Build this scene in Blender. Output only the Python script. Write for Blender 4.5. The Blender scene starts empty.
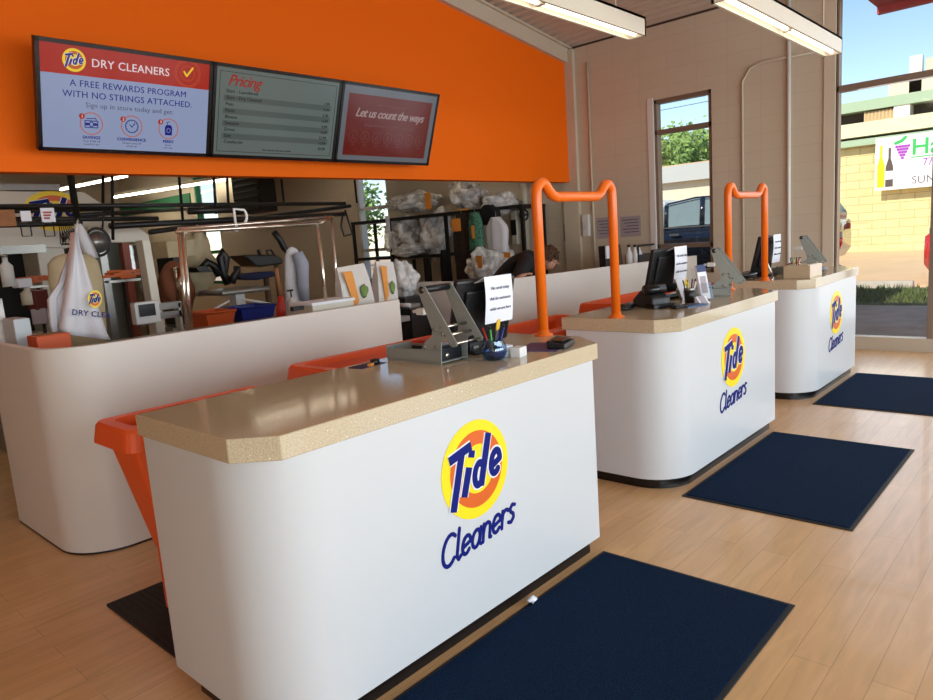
import bpy, bmesh, math, random
from mathutils import Vector, Matrix, noise
random.seed(7)
S = bpy.context.scene
COL = S.collection
PI = math.pi

# ------------------------------------------------------------------ camera
CM = Matrix(((0.6686, 0.1632, -0.7255), (-0.7403, 0.0544, -0.67), (-0.0699, 0.9851, 0.1572)))
_q = CM.to_quaternion(); _q.normalize(); CM = _q.to_matrix()
F = 700.34; CZ = 1.6
cd = bpy.data.cameras.new('camera'); cam = bpy.data.objects.new('camera', cd); COL.objects.link(cam)
cam.matrix_world = Matrix.Translation((0, 0, CZ)) @ CM.to_4x4()
cd.sensor_width = 36; cd.lens = 36*F/933; cd.clip_start = .05; cd.clip_end = 500
S.camera = cam

def ray(px, py): return CM @ Vector((px-466.5, -(py-350), -F))
def aY(px, py, Y):   # the place on the vertical plane Y that the picture point shows
    d = ray(px, py); return Vector((0, 0, CZ)) + d*(Y/d.y)
def aX(px, py, X):
    d = ray(px, py); return Vector((0, 0, CZ)) + d*(X/d.x)
def aZ(px, py, Z):
    d = ray(px, py); return Vector((0, 0, CZ)) + d*((Z-CZ)/d.z)

# ------------------------------------------------------------------ materials
def lin(c):
    return tuple(((v/255)/12.92 if v/255 <= .04045 else (((v/255)+.055)/1.055)**2.4) for v in c)
MATS = {}
def mat(name, rgb, rough=.5, metal=0, var=0, vscale=20, bump=0, bscale=60, emit=0, alpha=1, coat=0, spec=.5):
    if name in MATS: return MATS[name]
    m = bpy.data.materials.new(name); m.use_nodes = True; MATS[name] = m
    nt = m.node_tree; N = nt.nodes; L = nt.links; b = N['Principled BSDF']
    c = lin(rgb)
    b.inputs['Base Color'].default_value = (*c, 1); b.inputs['Roughness'].default_value = rough
    b.inputs['Metallic'].default_value = metal; b.inputs['Specular IOR Level'].default_value = spec
    b.inputs['Coat Weight'].default_value = coat
    if emit:
        b.inputs['Emission Color'].default_value = (*c, 1); b.inputs['Emission Strength'].default_value = emit
    if alpha < 1: b.inputs['Alpha'].default_value = alpha
    if var or bump:
        tc = N.new('ShaderNodeTexCoord')
    if var:
        n = N.new('ShaderNodeTexNoise'); n.inputs['Scale'].default_value = vscale; n.inputs['Detail'].default_value = 4
        L.new(tc.outputs['Object'], n.inputs['Vector'])
        r = N.new('ShaderNodeMapRange'); r.inputs[1].default_value = .3; r.inputs[2].default_value = .7
        r.inputs[3].default_value = 1-var; r.inputs[4].default_value = 1+var
        L.new(n.outputs['Fac'], r.inputs[0])
        x = N.new('ShaderNodeVectorMath'); x.operation = 'SCALE'; x.inputs[0].default_value = c
        L.new(r.outputs[0], x.inputs['Scale']); L.new(x.outputs[0], b.inputs['Base Color'])
    if bump:
        n2 = N.new('ShaderNodeTexNoise'); n2.inputs['Scale'].default_value = bscale; n2.inputs['Detail'].default_value = 3
        L.new(tc.outputs['Object'], n2.inputs['Vector'])
        bp = N.new('ShaderNodeBump'); bp.inputs['Strength'].default_value = bump; bp.inputs['Distance'].default_value = .01
        L.new(n2.outputs['Fac'], bp.inputs['Height']); L.new(bp.outputs[0], b.inputs['Normal'])
    return m

def brick_mat(name, c1, c2, mortar, bw, bh, msize, axes='XY', offset=.5, rough=.5, grain=0, bump=.3, coat=0, gscale=(3, 30, 1)):
    m = bpy.data.materials.new(name); m.use_nodes = True; MATS[name] = m
    nt = m.node_tree; N = nt.nodes; L = nt.links; b = N['Principled BSDF']
    tc = N.new('ShaderNodeTexCoord'); sp = N.new('ShaderNodeSeparateXYZ'); cb = N.new('ShaderNodeCombineXYZ')
    L.new(tc.outputs['Object'], sp.inputs[0])
    L.new(sp.outputs[axes[0]], cb.inputs[0]); L.new(sp.outputs[axes[1]], cb.inputs[1])
    br = N.new('ShaderNodeTexBrick'); L.new(cb.outputs[0], br.inputs['Vector'])
    br.inputs['Scale'].default_value = 1; br.inputs['Brick Width'].default_value = bw; br.inputs['Row Height'].default_value = bh
    br.inputs['Mortar Size'].default_value = msize; br.inputs['Mortar Smooth'].default_value = .2; br.offset = offset
    br.inputs['Color1'].default_value = (*lin(c1), 1); br.inputs['Color2'].default_value = (*lin(c2), 1)
    br.inputs['Mortar'].default_value = (*lin(mortar), 1)
    out = br.outputs['Color']
    if grain:
        mp = N.new('ShaderNodeMapping'); mp.inputs['Scale'].default_value = gscale
        L.new(tc.outputs['Object'], mp.inputs[0])
        n = N.new('ShaderNodeTexNoise'); n.inputs['Scale'].default_value = 1; n.inputs['Detail'].default_value = 6; n.inputs['Distortion'].default_value = 1.2
        L.new(mp.outputs[0], n.inputs['Vector'])
        r = N.new('ShaderNodeMapRange'); r.inputs[1].default_value = .3; r.inputs[2].default_value = .7
        r.inputs[3].default_value = 1-grain; r.inputs[4].default_value = 1+grain
        L.new(n.outputs['Fac'], r.inputs[0])
        x = N.new('ShaderNodeVectorMath'); x.operation = 'SCALE'
        L.new(out, x.inputs[0]); L.new(r.outputs[0], x.inputs['Scale']); out = x.outputs[0]
    L.new(out, b.inputs['Base Color'])
    b.inputs['Roughness'].default_value = rough; b.inputs['Coat Weight'].default_value = coat
    if bump:
        bp = N.new('ShaderNodeBump'); bp.inputs['Strength'].default_value = bump; bp.inputs['Distance'].default_value = .005; bp.invert = True
        L.new(br.outputs['Fac'], bp.inputs['Height']); L.new(bp.outputs[0], b.inputs['Normal'])
    return m

def speckle_mat(name, base, dark, light, rough=.12, scale=55):
    m = bpy.data.materials.new(name); m.use_nodes = True; MATS[name] = m
    nt = m.node_tree; N = nt.nodes; L = nt.links; b = N['Principled BSDF']
    tc = N.new('ShaderNodeTexCoord'); v = N.new('ShaderNodeTexVoronoi'); v.inputs['Scale'].default_value = scale
    L.new(tc.outputs['Object'], v.inputs['Vector'])
    r = N.new('ShaderNodeValToRGB'); L.new(v.outputs['Distance'], r.inputs[0])
    r.color_ramp.elements[0].position = .10; r.color_ramp.elements[0].color = (*lin(light), 1)
    r.color_ramp.elements[1].position = .17; r.color_ramp.elements[1].color = (*lin(base), 1)
    n = N.new('ShaderNodeTexNoise'); n.inputs['Scale'].default_value = 260; L.new(tc.outputs['Object'], n.inputs['Vector'])
    r2 = N.new('ShaderNodeValToRGB'); L.new(n.outputs['Fac'], r2.inputs[0])
    r2.color_ramp.elements[0].position = .42; r2.color_ramp.elements[0].color = (*lin(dark), 1)
    r2.color_ramp.elements[1].position = .55; r2.color_ramp.elements[1].color = (1, 1, 1, 1)
    # only some of the cells carry a chip
    s2 = N.new('ShaderNodeSeparateColor'); L.new(v.outputs['Color'], s2.inputs[0])
    gt = N.new('ShaderNodeMath'); gt.operation = 'GREATER_THAN'; gt.inputs[1].default_value = .72; L.new(s2.outputs[0], gt.inputs[0])
    mx = N.new('ShaderNodeMix'); mx.data_type = 'RGBA'; L.new(gt.outputs[0], mx.inputs[0])
    mx.inputs[6].default_value = (*lin(base), 1); L.new(r.outputs[0], mx.inputs[7])
    m2 = N.new('ShaderNodeMix'); m2.data_type = 'RGBA'; m2.blend_type = 'MULTIPLY'; m2.inputs[0].default_value = .35
    L.new(mx.outputs[2], m2.inputs[6]); L.new(r2.outputs[0], m2.inputs[7])
    L.new(m2.outputs[2], b.inputs['Base Color']); b.inputs['Roughness'].default_value = rough
    return m

def glass_mat(name, refl=.07, tint=(1, 1, 1)):
    m = bpy.data.materials.new(name); m.use_nodes = True; MATS[name] = m
    nt = m.node_tree; N = nt.nodes; L = nt.links; N.remove(N['Principled BSDF'])
    t = N.new('ShaderNodeBsdfTransparent'); t.inputs[0].default_value = (*tint, 1)
    g = N.new('ShaderNodeBsdfGlossy'); g.inputs['Roughness'].default_value = .02
    x = N.new('ShaderNodeMixShader'); x.inputs[0].default_value = refl
    L.new(t.outputs[0], x.inputs[1]); L.new(g.outputs[0], x.inputs[2]); L.new(x.outputs[0], N['Material Output'].inputs[0])
    return m

def film_mat(name, rgb, op=.5):   # thin crinkled plastic film
    m = bpy.data.materials.new(name); m.use_nodes = True; MATS[name] = m
    nt = m.node_tree; N = nt.nodes; L = nt.links; b = N['Principled BSDF']
    b.inputs['Base Color'].default_value = (*lin(rgb), 1); b.inputs['Roughness'].default_value = .18
    tc = N.new('ShaderNodeTexCoord')
    n = N.new('ShaderNodeTexNoise'); n.inputs['Scale'].default_value = 6; n.inputs['Detail'].default_value = 5; n.inputs['Distortion'].default_value = 1.5
    L.new(tc.outputs['Object'], n.inputs['Vector'])
    bp = N.new('ShaderNodeBump'); bp.inputs['Strength'].default_value = .6; bp.inputs['Distance'].default_value = .03
    L.new(n.outputs['Fac'], bp.inputs['Height']); L.new(bp.outputs[0], b.inputs['Normal'])
    r = N.new('ShaderNodeMapRange'); r.inputs[1].default_value = .35; r.inputs[2].default_value = .65
    r.inputs[3].default_value = op-.25; r.inputs[4].default_value = min(1, op+.3)
    L.new(n.outputs['Fac'], r.inputs[0]); L.new(r.outputs[0], b.inputs['Alpha'])
    return m

orange = mat('orange wall paint', (252, 110, 0), .65, bump=.05, bscale=120, spec=.2)
blockwall = brick_mat('painted block wall', (208, 195, 173), (206, 193, 171), (198, 184, 162), .4, .2, .004, 'YZ', 0, .6, bump=.12)
plain = mat('cream paint', (205, 192, 172), .6)
white = mat('white laminate', (208, 209, 208), .28, bump=.01)
whitepl = mat('white plastic', (228, 226, 222), .4)
cream = mat('cream enamel', (214, 206, 188), .35)
blk = mat('black plastic', (20, 20, 22), .4, bump=.1, bscale=200)
blkgl = mat('black gloss', (10, 10, 12), .25)
blkmet = mat('black painted steel', (24, 22, 20), .45)
rubber = mat('black rubber', (26, 26, 27), .7)
navy = mat('navy mat pile', (13, 34, 60), .95, var=.5, vscale=160, bump=.6, bscale=350, spec=.1)
metal = mat('grey painted steel', (150, 155, 148), .45, metal=.15)
chrome = mat('chrome', (215, 208, 196), .18, metal=1)
steel = mat('brushed steel', (150, 148, 142), .35, metal=.8)
bronze = mat('bronze frame', (128, 108, 92), .45)
ornpl = mat('orange plastic', (242, 96, 38), .42)
ornpipe = mat('orange powder coat', (236, 108, 10), .3)
worktop = speckle_mat('speckled tan worktop', (208, 191, 160), (165, 145, 114), (244, 238, 222), rough=.09)
worktopd = worktop
floorm = brick_mat('maple plank floor', (218, 175, 124), (209, 164, 112), (180, 137, 92), 1.25, .13, .0015, 'XY', .37, .3, .1, .12, coat=.15, gscale=(2.2, 16, 1))
yellow = mat('emblem yellow', (252, 222, 20), .4)
embor = mat('emblem orange', (222, 98, 28), .4)
blue = mat('emblem blue', (4, 22, 112), .55, spec=.2)
wht = mat('lettering white', (240, 240, 238), .5)
paper = mat('white paper', (232, 232, 238), .7)
paper2 = mat('greyish paper', (170, 160, 165), .7)
ink = mat('ink', (50, 50, 80), .7)
glass = glass_mat('window glass', .025)
film = film_mat('clear garment film', (244, 242, 238), .65)
filmw = film_mat('white garment film', (240, 238, 234), .8)
skin = mat('skin', (205, 150, 122), .5)
hair = mat('curly hair', (92, 62, 38), .8, var=.4, vscale=60, bump=1, bscale=80)
blackcl = mat('black cloth', (16, 16, 18), .85)
jeans = mat('dark trousers', (30, 34, 48), .85)
tube = mat('fluorescent tube', (255, 246, 226), .5, emit=2.0)
fixt = mat('fixture enamel', (222, 212, 192), .45)
card = mat('cardboard', (150, 100, 62), .8, var=.1)
beige = mat('beige padding', (196, 178, 142), .85, var=.08, vscale=8)
cloth = mat('white cloth', (222, 220, 224), .8, bump=.2, bscale=20)
redpl = mat('red plastic', (190, 40, 24), .4)
bluepl = mat('blue plastic', (20, 40, 130), .4)
green = mat('green paint', (20, 110, 70), .6)
tagor = mat('orange tag', (230, 150, 60), .6)
pinkp = mat('purple paper', (90, 70, 110), .6)
yellpl = mat('yellow plastic', (232, 190, 40), .4)
teal = mat('teal print cloth', (70, 120, 95), .8, var=.6, vscale=40)
darkcl = mat('dark brown cloth', (50, 36, 30), .8, var=.5, vscale=25)

# ------------------------------------------------------------------ mesh tools
class MB:
    def __init__(s): s.v = []; s.f = []; s.sm = []
    def add(s, vs, fs, smooth=False):
        o = len(s.v); s.v += [Vector(v) for v in vs]; s.f += [tuple(i+o for i in f) for f in fs]; s.sm += [smooth]*len(fs); return s
    def box(s, a, b, M=None):
        x0, y0, z0 = a; x1, y1, z1 = b
        vs = [Vector(p) for p in ((x0, y0, z0), (x1, y0, z0), (x1, y1, z0), (x0, y1, z0), (x0, y0, z1), (x1, y0, z1), (x1, y1, z1), (x0, y1, z1))]
        if M: vs = [M @ v for v in vs]
        return s.add(vs, [(0, 3, 2, 1), (4, 5, 6, 7), (0, 1, 5, 4), (1, 2, 6, 5), (2, 3, 7, 6), (3, 0, 4, 7)])
    def cbox(s, c, d, rz=0, M=None):
        R = Matrix.Translation(c) @ Matrix.Rotation(rz, 4, 'Z')
        if M: R = M @ R
        return s.box((-d[0]/2, -d[1]/2, -d[2]/2), (d[0]/2, d[1]/2, d[2]/2), R)
    def prism(s, poly, vec, M=None):    # planar polygon pushed along vec
        n = len(poly); a = [Vector(p) for p in poly]; b = [p+Vector(vec) for p in a]
        if M: a = [M @ p for p in a]; b = [M @ p for p in b]
        return s.add(a+b, [tuple(range(n))[::-1], tuple(range(n, 2*n))] + [(i, (i+1) % n, n+(i+1) % n, n+i) for i in range(n)])
    def tube(s, path, r, seg=8, closed=False, caps=True):
        P = [Vector(p) for p in path]; n = len(P); rs = r if isinstance(r, (list, tuple)) else [r]*n
        up = None; vs = []
        for i in range(n):
            if closed: t = P[(i+1) % n]-P[i-1]
            else: t = P[min(i+1, n-1)]-P[max(i-1, 0)]
            t.normalize()
            if up is None: up = t.orthogonal().normalized()
            else:
                up = up - t*up.dot(t)
                up = up.normalized() if up.length > 1e-6 else t.orthogonal().normalized()
            w = t.cross(up)
            vs += [P[i]+(up*math.cos(2*PI*k/seg)+w*math.sin(2*PI*k/seg))*rs[i] for k in range(seg)]
        fs = []
        for i in range(n if closed else n-1):
            j = (i+1) % n
            fs += [(i*seg+k, i*seg+(k+1) % seg, j*seg+(k+1) % seg, j*seg+k) for k in range(seg)]
        if caps and not closed: fs += [tuple(range(seg))[::-1], tuple(range((n-1)*seg, n*seg))]
        return s.add(vs, fs, True)
    def lathe(s, c, prof, seg=24, axis=None, sx=1, sy=1):   # prof: (r,z)
        M = Matrix.Translation(c)
        if axis is not None: M = M @ Vector((0, 0, 1)).rotation_difference(Vector(axis)).to_matrix().to_4x4()
        vs = [M @ Vector((r*sx*math.cos(2*PI*k/seg), r*sy*math.sin(2*PI*k/seg), z)) for r, z in prof for k in range(seg)]
        fs = []
        for i in range(len(prof)-1):
            fs += [(i*seg+k, i*seg+(k+1) % seg, (i+1)*seg+(k+1) % seg, (i+1)*seg+k) for k in range(seg)]
        if prof[0][0] > 1e-5: fs.append(tuple(range(seg))[::-1])
        if prof[-1][0] > 1e-5: fs.append(tuple(range((len(prof)-1)*seg, len(prof)*seg)))
        return s.add(vs, fs, True)
    def loft(s, rings, cap=True, smooth=True, closed=True):
        n = len(rings[0]); vs = [Vector(p) for r in rings for p in r]; fs = []
        for i in range(len(rings)-1):
            fs += [(i*n+k, i*n+(k+1) % n, (i+1)*n+(k+1) % n, (i+1)*n+k) for k in range(n if closed else n-1)]
        if cap: fs += [tuple(range(n))[::-1], tuple(range((len(rings)-1)*n, len(rings)*n))]
        return s.add(vs, fs, smooth)
    def blob(s, c, r, amp=.15, sc=4, sub=3, seed=0):
        bm = bmesh.new(); bmesh.ops.create_icosphere(bm, subdivisions=sub, radius=1)
        for v in bm.verts:
            n = noise.noise(v.co*sc*.5+Vector((seed, seed*1.7, 0)))+.5*noise.noise(v.co*sc+Vector((0, seed, seed)))
            v.co = v.co*(1+amp*n*1.6)
        vs = [Vector((v.co.x*r[0], v.co.y*r[1], v.co.z*r[2]))+Vector(c) for v in bm.verts]
        fs = [tuple(v.index for v in f.verts) for f in bm.faces]; bm.free()
        return s.add(vs, fs, True)
    def stroke(s, pts, w, M, z0=0, h=.002, joints=True):   # flat ribbon along 2d points
        s.k = getattr(s, 'k', 0)
        for i in range(len(pts)-1):
            a = Vector(pts[i]); b = Vector(pts[i+1]); d = b-a
            if d.length < 1e-6: continue
            d.normalize(); nn = Vector((-d.y, d.x))*w/2; s.k += 1; z1 = h+(s.k % 60)*1.2e-5
            s.prism([(a+nn).to_3d()+Vector((0, 0, z0)), (a-nn).to_3d()+Vector((0, 0, z0)), (b-nn).to_3d()+Vector((0, 0, z0)), (b+nn).to_3d()+Vector((0, 0, z0))], (0, 0, z1), M)
        if joints:
            for p in pts:
                s.prism([(p[0]+w/2*math.cos(2*PI*k/10), p[1]+w/2*math.sin(2*PI*k/10), z0) for k in range(10)], (0, 0, h+((s.k+7) % 60)*1.2e-5), M); s.k += 1
        return s
    def build(s, name, m, parent=None, bevel=0, kind=None, label=None, sharp=False):
        me = bpy.data.meshes.new(name); org = Vector((0, 0, 0))
        p = parent
        while p is not None: org = org+p.location; p = p.parent
        me.from_pydata([v-org for v in s.v], [], s.f)
        for pl, sm in zip(me.polygons, s.sm): pl.use_smooth = sm
        if m: me.materials.append(m)
        bm = bmesh.new(); bm.from_mesh(me); bmesh.ops.recalc_face_normals(bm, faces=bm.faces); bm.to_mesh(me); bm.free()
        o = bpy.data.objects.new(name, me); COL.objects.link(o)
        if parent is not None: o.parent = parent
        if bevel:
            b = o.modifiers.new('bevel', 'BEVEL'); b.width = bevel; b.segments = 2; b.limit_method = 'ANGLE'; b.angle_limit = .6
        if kind: o['kind'] = kind
        if label: o['label'] = label
        return o

def tag(o, label, cat, group=None, kind=None):
    o['label'] = label; o['category'] = cat
    if group: o['group'] = group
    if kind: o['kind'] = kind
    return o
def thing(name, label, cat, loc=(0, 0, 0), group=None):
    o = bpy.data.objects.new(name, None); COL.objects.link(o); o.location = loc; o.empty_display_size = .1
    return tag(o, label, cat, group)
def struct(o, parent=None):
    o['kind'] = 'structure'; return o
def kids(o): return [c for c in list(COL.objects) if c.parent == o]
def copy_tree(o, parent=None):
    c = o.copy(); COL.objects.link(c)
    if parent is not None: c.parent = parent
    for k in kids(o): copy_tree(k, c)
    return c
def circ(r, n=48, cx=0, cy=0, z=0): return [(cx+r*math.cos(2*PI*k/n), cy+r*math.sin(2*PI*k/n), z) for k in range(n)]
def arc(cx, cy, rx, ry, a0, a1, n=12): return [(cx+rx*math.cos(math.radians(a0+(a1-a0)*i/n)), cy+ry*math.sin(math.radians(a0+(a1-a0)*i/n))) for i in range(n+1)]
def frame(o, u, v):     # matrix of a flat thing: x along u, y along v, z out of the face
    u = Vector(u).normalized(); v = Vector(v).normalized(); w = u.cross(v)
    M = Matrix((u, v, w)).transposed().to_4x4(); return Matrix.Translation(o) @ M

def text(body, size, M, m, parent, name='lettering', bold=0, shear=0, align='LEFT', ext=.0015, space=1):
    cu = bpy.data.curves.new('t', 'FONT'); cu.body = body; cu.size = size; cu.offset = bold; cu.shear = shear; cu.extrude = ext
    cu.align_x = align; cu.space_character = space; cu.resolution_u = 3
    ob = bpy.data.objects.new('t', cu); COL.objects.link(ob)
    dg = bpy.context.evaluated_depsgraph_get(); me = bpy.data.meshes.new_from_object(ob.evaluated_get(dg))
    COL.objects.unlink(ob); bpy.data.objects.remove(ob)
    org = Vector((0, 0, 0)); p = parent
    while p is not None: org += p.location; p = p.parent
    me.transform(Matrix.Translation(-org) @ M); me.materials.clear(); me.materials.append(m); me.name = name
    o = bpy.data.objects.new(name, me); COL.objects.link(o)
    if parent is not None: o.parent = parent
    return o

# ------------------------------------------------------------------ emblem lettering
def tide_strokes():
    L = [[(-.02, .93), (.62, .99)], [(.34, .93), (.15, -.16)], [(.58, .56), (.46, .0)], [(.655, .88), (.63, .74)],
         [(1.15, 1.04), (.97, .0)], arc(.89, .29, .13, .23, 40, 320, 12) + [(.98, .06)],
         [(1.27, .26), (1.55, .34)] + arc(1.41, .32, .14, .24, 10, 310, 14)]
    return L
def emblem(M, R, parent, z=.001, simple=False, lit=0):
    """round yellow and orange emblem with slanted blue lettering; M: face frame at its centre"""
    my = yellow; mo = embor; mb = blue; mw = wht
    if lit: my, mo, mb, mw = lit
    b = MB(); b.prism(circ(R, z=z), (0, 0, .0015), M); d = b.build('emblem_disc', my, parent)
    b = MB()
    o_ = circ(R*.78, 48, R*.02, 0, z+.0015); i_ = circ(R*.5, 48, R*.05, 0, z+.0015)
    t = .0012
    vs = [M @ Vector(p) for p in o_+i_] + [M @ (Vector(p)+Vector((0, 0, t))) for p in o_+i_]
    n = 48; fs = []
    for k in range(n):
        j = (k+1) % n
        fs += [(2*n+k, 2*n+j, 3*n+j, 3*n+k), (k, 2*n+k, 2*n+j, j)[::-1], (n+k, n+j, 3*n+j, 3*n+k)[::-1]]
    b.add(vs, fs); b.build('emblem_ring', mo, parent)
    def put(p): return (R*(-.88+1.0*p[0]+.14*p[1]), R*(-.52+.96*p[1]+.15*p[0]))
    bb = MB(); bw = MB()
    for s_ in tide_strokes():
        q = [put(p) for p in s_]
        bw.stroke(q, R*(.24 if len(s_) == 2 else .22), M, z+.003, .001, len(s_) > 2); bb.stroke(q, R*(.18 if len(s_) == 2 else .145), M, z+.0052, .001, len(s_) > 2)
    bw.build('lettering_outline', mw, parent); bb.build('emblem_lettering', mb, parent)

def script_word(word, M, h, m, parent, w=.14):
    G = {'C': ([arc(.38, .5, .34, .5, 48, 318, 14)], .68), 'l': ([[(.12, 1.02), (.1, .12), (.2, 0), (.3, .08)]], .32),
         'e': ([[(.06, .27), (.44, .36)] + arc(.25, .31, .21, .30, 20, 320, 12)], .52),
         'a': ([arc(.24, .29, .20, .29, 0, 360, 14), [(.46, .58), (.44, .08), (.54, 0)]], .58),
         'n': ([[(.04, .6), (.06, 0)], [(.06, .3)] + arc(.24, .38, .17, .2, 160, 0, 6) + [(.42, .02), (.5, 0)]], .54),
         'r': ([[(.04, .6), (.06, 0)], [(.06, .3)] + arc(.23, .38, .17, .2, 160, 40, 6)], .40),
         's': ([[(.36, .56), (.2, .62), (.08, .5), (.14, .38), (.3, .27), (.34, .13), (.2, 0), (.04, .06)]], .4)}
    b = MB(); x = 0; out = []
    for ch in word:
        st, ad = G[ch]
        for s_ in st: out.append([(x+p[0]+.22*p[1], p[1]) for p in s_])
        x += ad
    for s_ in out: b.stroke([((p[0]-x/2)*h*.98, p[1]*h+(p[0]-x/2)*h*.10) for p in s_], w*h, M, .001, .0015)
    return b.build('lettering', m, parent)

# ================================================================== ROOM SHELL
XR = 9.0; YO = 5.95; YB = 22.0; XL = -3.6; YF = -4.0
def cz(x): return 4.2+.144*(XR-x)
struct(MB().box((XL, YF, -.12), (XR+.2, YB, 0)).build('floor', floorm))
# corrugated ceiling, ribs along Y
cm = mat('ceiling deck paint', (204, 188, 170), .6)
b = MB(); pr = []; x = XL
while x < XR+.2:
    for dx, dz in ((0, 0), (.07, 0), (.085, .06), (.135, .06)):
        pr.append((x+dx, cz(x+dx)+dz))
    x += .15
n = len(pr); vs = [(p[0], YF, p[1]) for p in pr] + [(p[0], YB, p[1]) for p in pr] + [(p[0], YF, p[1]+.1) for p in pr] + [(p[0], YB, p[1]+.1) for p in pr]
fs = []
for i in range(n-1): fs += [(i, i+1, n+i+1, n+i), (2*n+i, 3*n+i, 3*n+i+1, 2*n+i+1)]
b.add(vs, fs); struct(b.build('ceiling', cm))

# right wall with its openings (glazed front from Y=2.37 towards -Y)
W1 = (3.81, 4.62, .93, 3.24); W3 = (10.05, 10.95, .9, 3.3); W4 = (16.3, 17.4, .9, 3.6)
SF = 2.37
b = MB(); T = .2; top = 4.25
ycuts = [SF, W1[0], W1[1], W3[0], W3[1], W4[0], W4[1], YB]
for i in range(0, len(ycuts), 2): b.box((XR, ycuts[i], 0), (XR+T, ycuts[i+1], top))
for w in (W1, W3, W4):
    b.box((XR, w[0], 0), (XR+T, w[1], w[2])); b.box((XR, w[0], w[3]), (XR+T, w[1], top))
b.box((XR, YF, 4.22), (XR+T, SF, top+.1))
struct(b.build('wall_right', blockwall))
struct(MB().box((XL-.2, YF, 0), (XL, YB, 6.3)).build('wall_left', plain))
struct(MB().box((XL, YB, 0), (XR+.2, YB+.2, 6.3)).build('wall_back', plain))
b = MB()
b.box((XL, YF-.2, 0), (XR+.2, YF, .4)); b.box((XL, YF-.2, 3.0), (XR+.2, YF, 6.3))
for xx in (-3.6, -.6, 2.4, 5.4, 8.4): b.box((xx, YF-.2, .4), (xx+.25, YF, 3.0))
struct(b.build('wall_front', plain))
# orange wall over the opening
b = MB(); zb = 2.31
P0 = [(XL, YO, zb), (XR, YO, zb), (XR, YO, cz(XR)-.16), (XL, YO, cz(XL)-.16)]
b.prism(P0, (0, .15, 0)); struct(b.build('wall_middle', orange))
# rake beam along its top
trimm = mat('beam paint', (205, 190, 168), .55)
b = MB(); b.prism([(XL, YO-.06, cz(XL)-.22), (XR-.02, YO-.06, cz(XR)-.22), (XR-.02, YO-.06, cz(XR)+.0), (XL, YO-.06, cz(XL)+.0)], (0, .1, 0))
b.prism([(XL, YO-.10, cz(XL)-.03), (XR-.02, YO-.10, cz(XR)-.03), (XR-.02, YO-.10, cz(XR)+.0), (XL, YO-.10, cz(XL)+.0)], (0, .1, 0))
struct(b.build('trim_1', trimm))
struct(MB().box((XR-.012, SF+.1, 4.165), (XR, YO-.12, 4.19)).build('trim_2', mat('dark joint', (70, 55, 48), .6)))
struct(MB().box((XR-.06, YO-.14, 0), (XR, YO+.12, 4.15)).build('trim_3', mat('pilaster paint', (206, 192, 170), .6)))

# windows
def window(n, Y0, Y1, Z0, Z1, bars, m, fr=.05, dep=.12, light=None):
    t = bpy.data.objects.new(n, None); COL.objects.link(t); t.location = (XR+.05, (Y0+Y1)/2, Z0); t['kind'] = 'structure'
    b = MB(); xx = XR+.02
    b.box((xx, Y0, Z0), (xx+dep, Y0+fr, Z1)); b.box((xx, Y1-fr, Z0), (xx+dep, Y1, Z1))
    b.box((xx, Y0, Z0), (xx+dep, Y1, Z0+fr)); b.box((xx, Y0, Z1-fr), (xx+dep, Y1, Z1))
    for z in bars: b.box((xx, Y0, z-fr*.6), (xx+dep, Y1, z+fr*.6))
    b.build('window_frame', m, t, bevel=.004)
    MB().box((xx+.05, Y0+fr*.5, Z0+fr*.5), (xx+.056, Y1-fr*.5, Z1-fr*.5)).build('pane', glass, t)
    return t
w1 = window('window_1', *W1, (2.82, 1.30), bronze)
b = MB(); b.box((XR-.012, W1[1]-.01, W1[2]), (XR+.1, W1[1]+.07, W1[3]+.03)); b.build('jamb', mat('white jamb', (226, 222, 214), .5), w1)
window('window_3', *W3, (2.3, 1.5), whitepl); window('window_4', *W4, (2.75, 1.7), green, .07)
# storefront
t = bpy.data.objects.new('window_2', None); COL.objects.link(t); t.location = (XR, 0, 0); t['kind'] = 'structure'
b = MB(); fr = mat('storefront frame', (140, 120, 104), .4, metal=.2)
for y0 in (SF-.025, 1.37, .2, -1.0, -2.2, -3.4): b.box((XR+.03, y0, 0), (XR+.14, y0+.06, 4.22))
b.box((XR+.03, YF, 2.93), (XR+.14, SF, 3.0)); b.box((XR+.03, YF, 4.16), (XR+.14, SF, 4.22))
b.build('window_frame', fr, t, bevel=.004)
MB().box((XR+.02, YF, 0), (XR+.16, SF, .15)).build('sill', mat('cream sill', (196, 182, 160), .5), t)
MB().box((XR+.08, YF, .15), (XR+.086, SF-.06, 4.16)).build('pane', glass, t)
MB().box((XR-.02, SF, 0), (XR+.2, SF+.12, 4.22)).build('jamb', mat('storefront jamb', (214, 200, 178), .5), t)
for i, (x0, x1) in enumerate(((-3.35, -.6), (-.35, 2.4), (2.65, 5.4), (5.65, 8.4))):
    t = bpy.data.objects.new('window_%d' % (5+i), None); COL.objects.link(t); t.location = (x0, YF, .4); t['kind'] = 'structure'
    MB().box((x0, YF-.12, .4), (x1, YF-.113, 3.0)).build('pane', glass, t)
    b = MB(); b.box((x0, YF-.15, .4), (x1, YF-.08, .46)); b.box((x0, YF-.15, 2.94), (x1, YF-.08, 3.0)); b.build('window_frame', fr, t)

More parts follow.
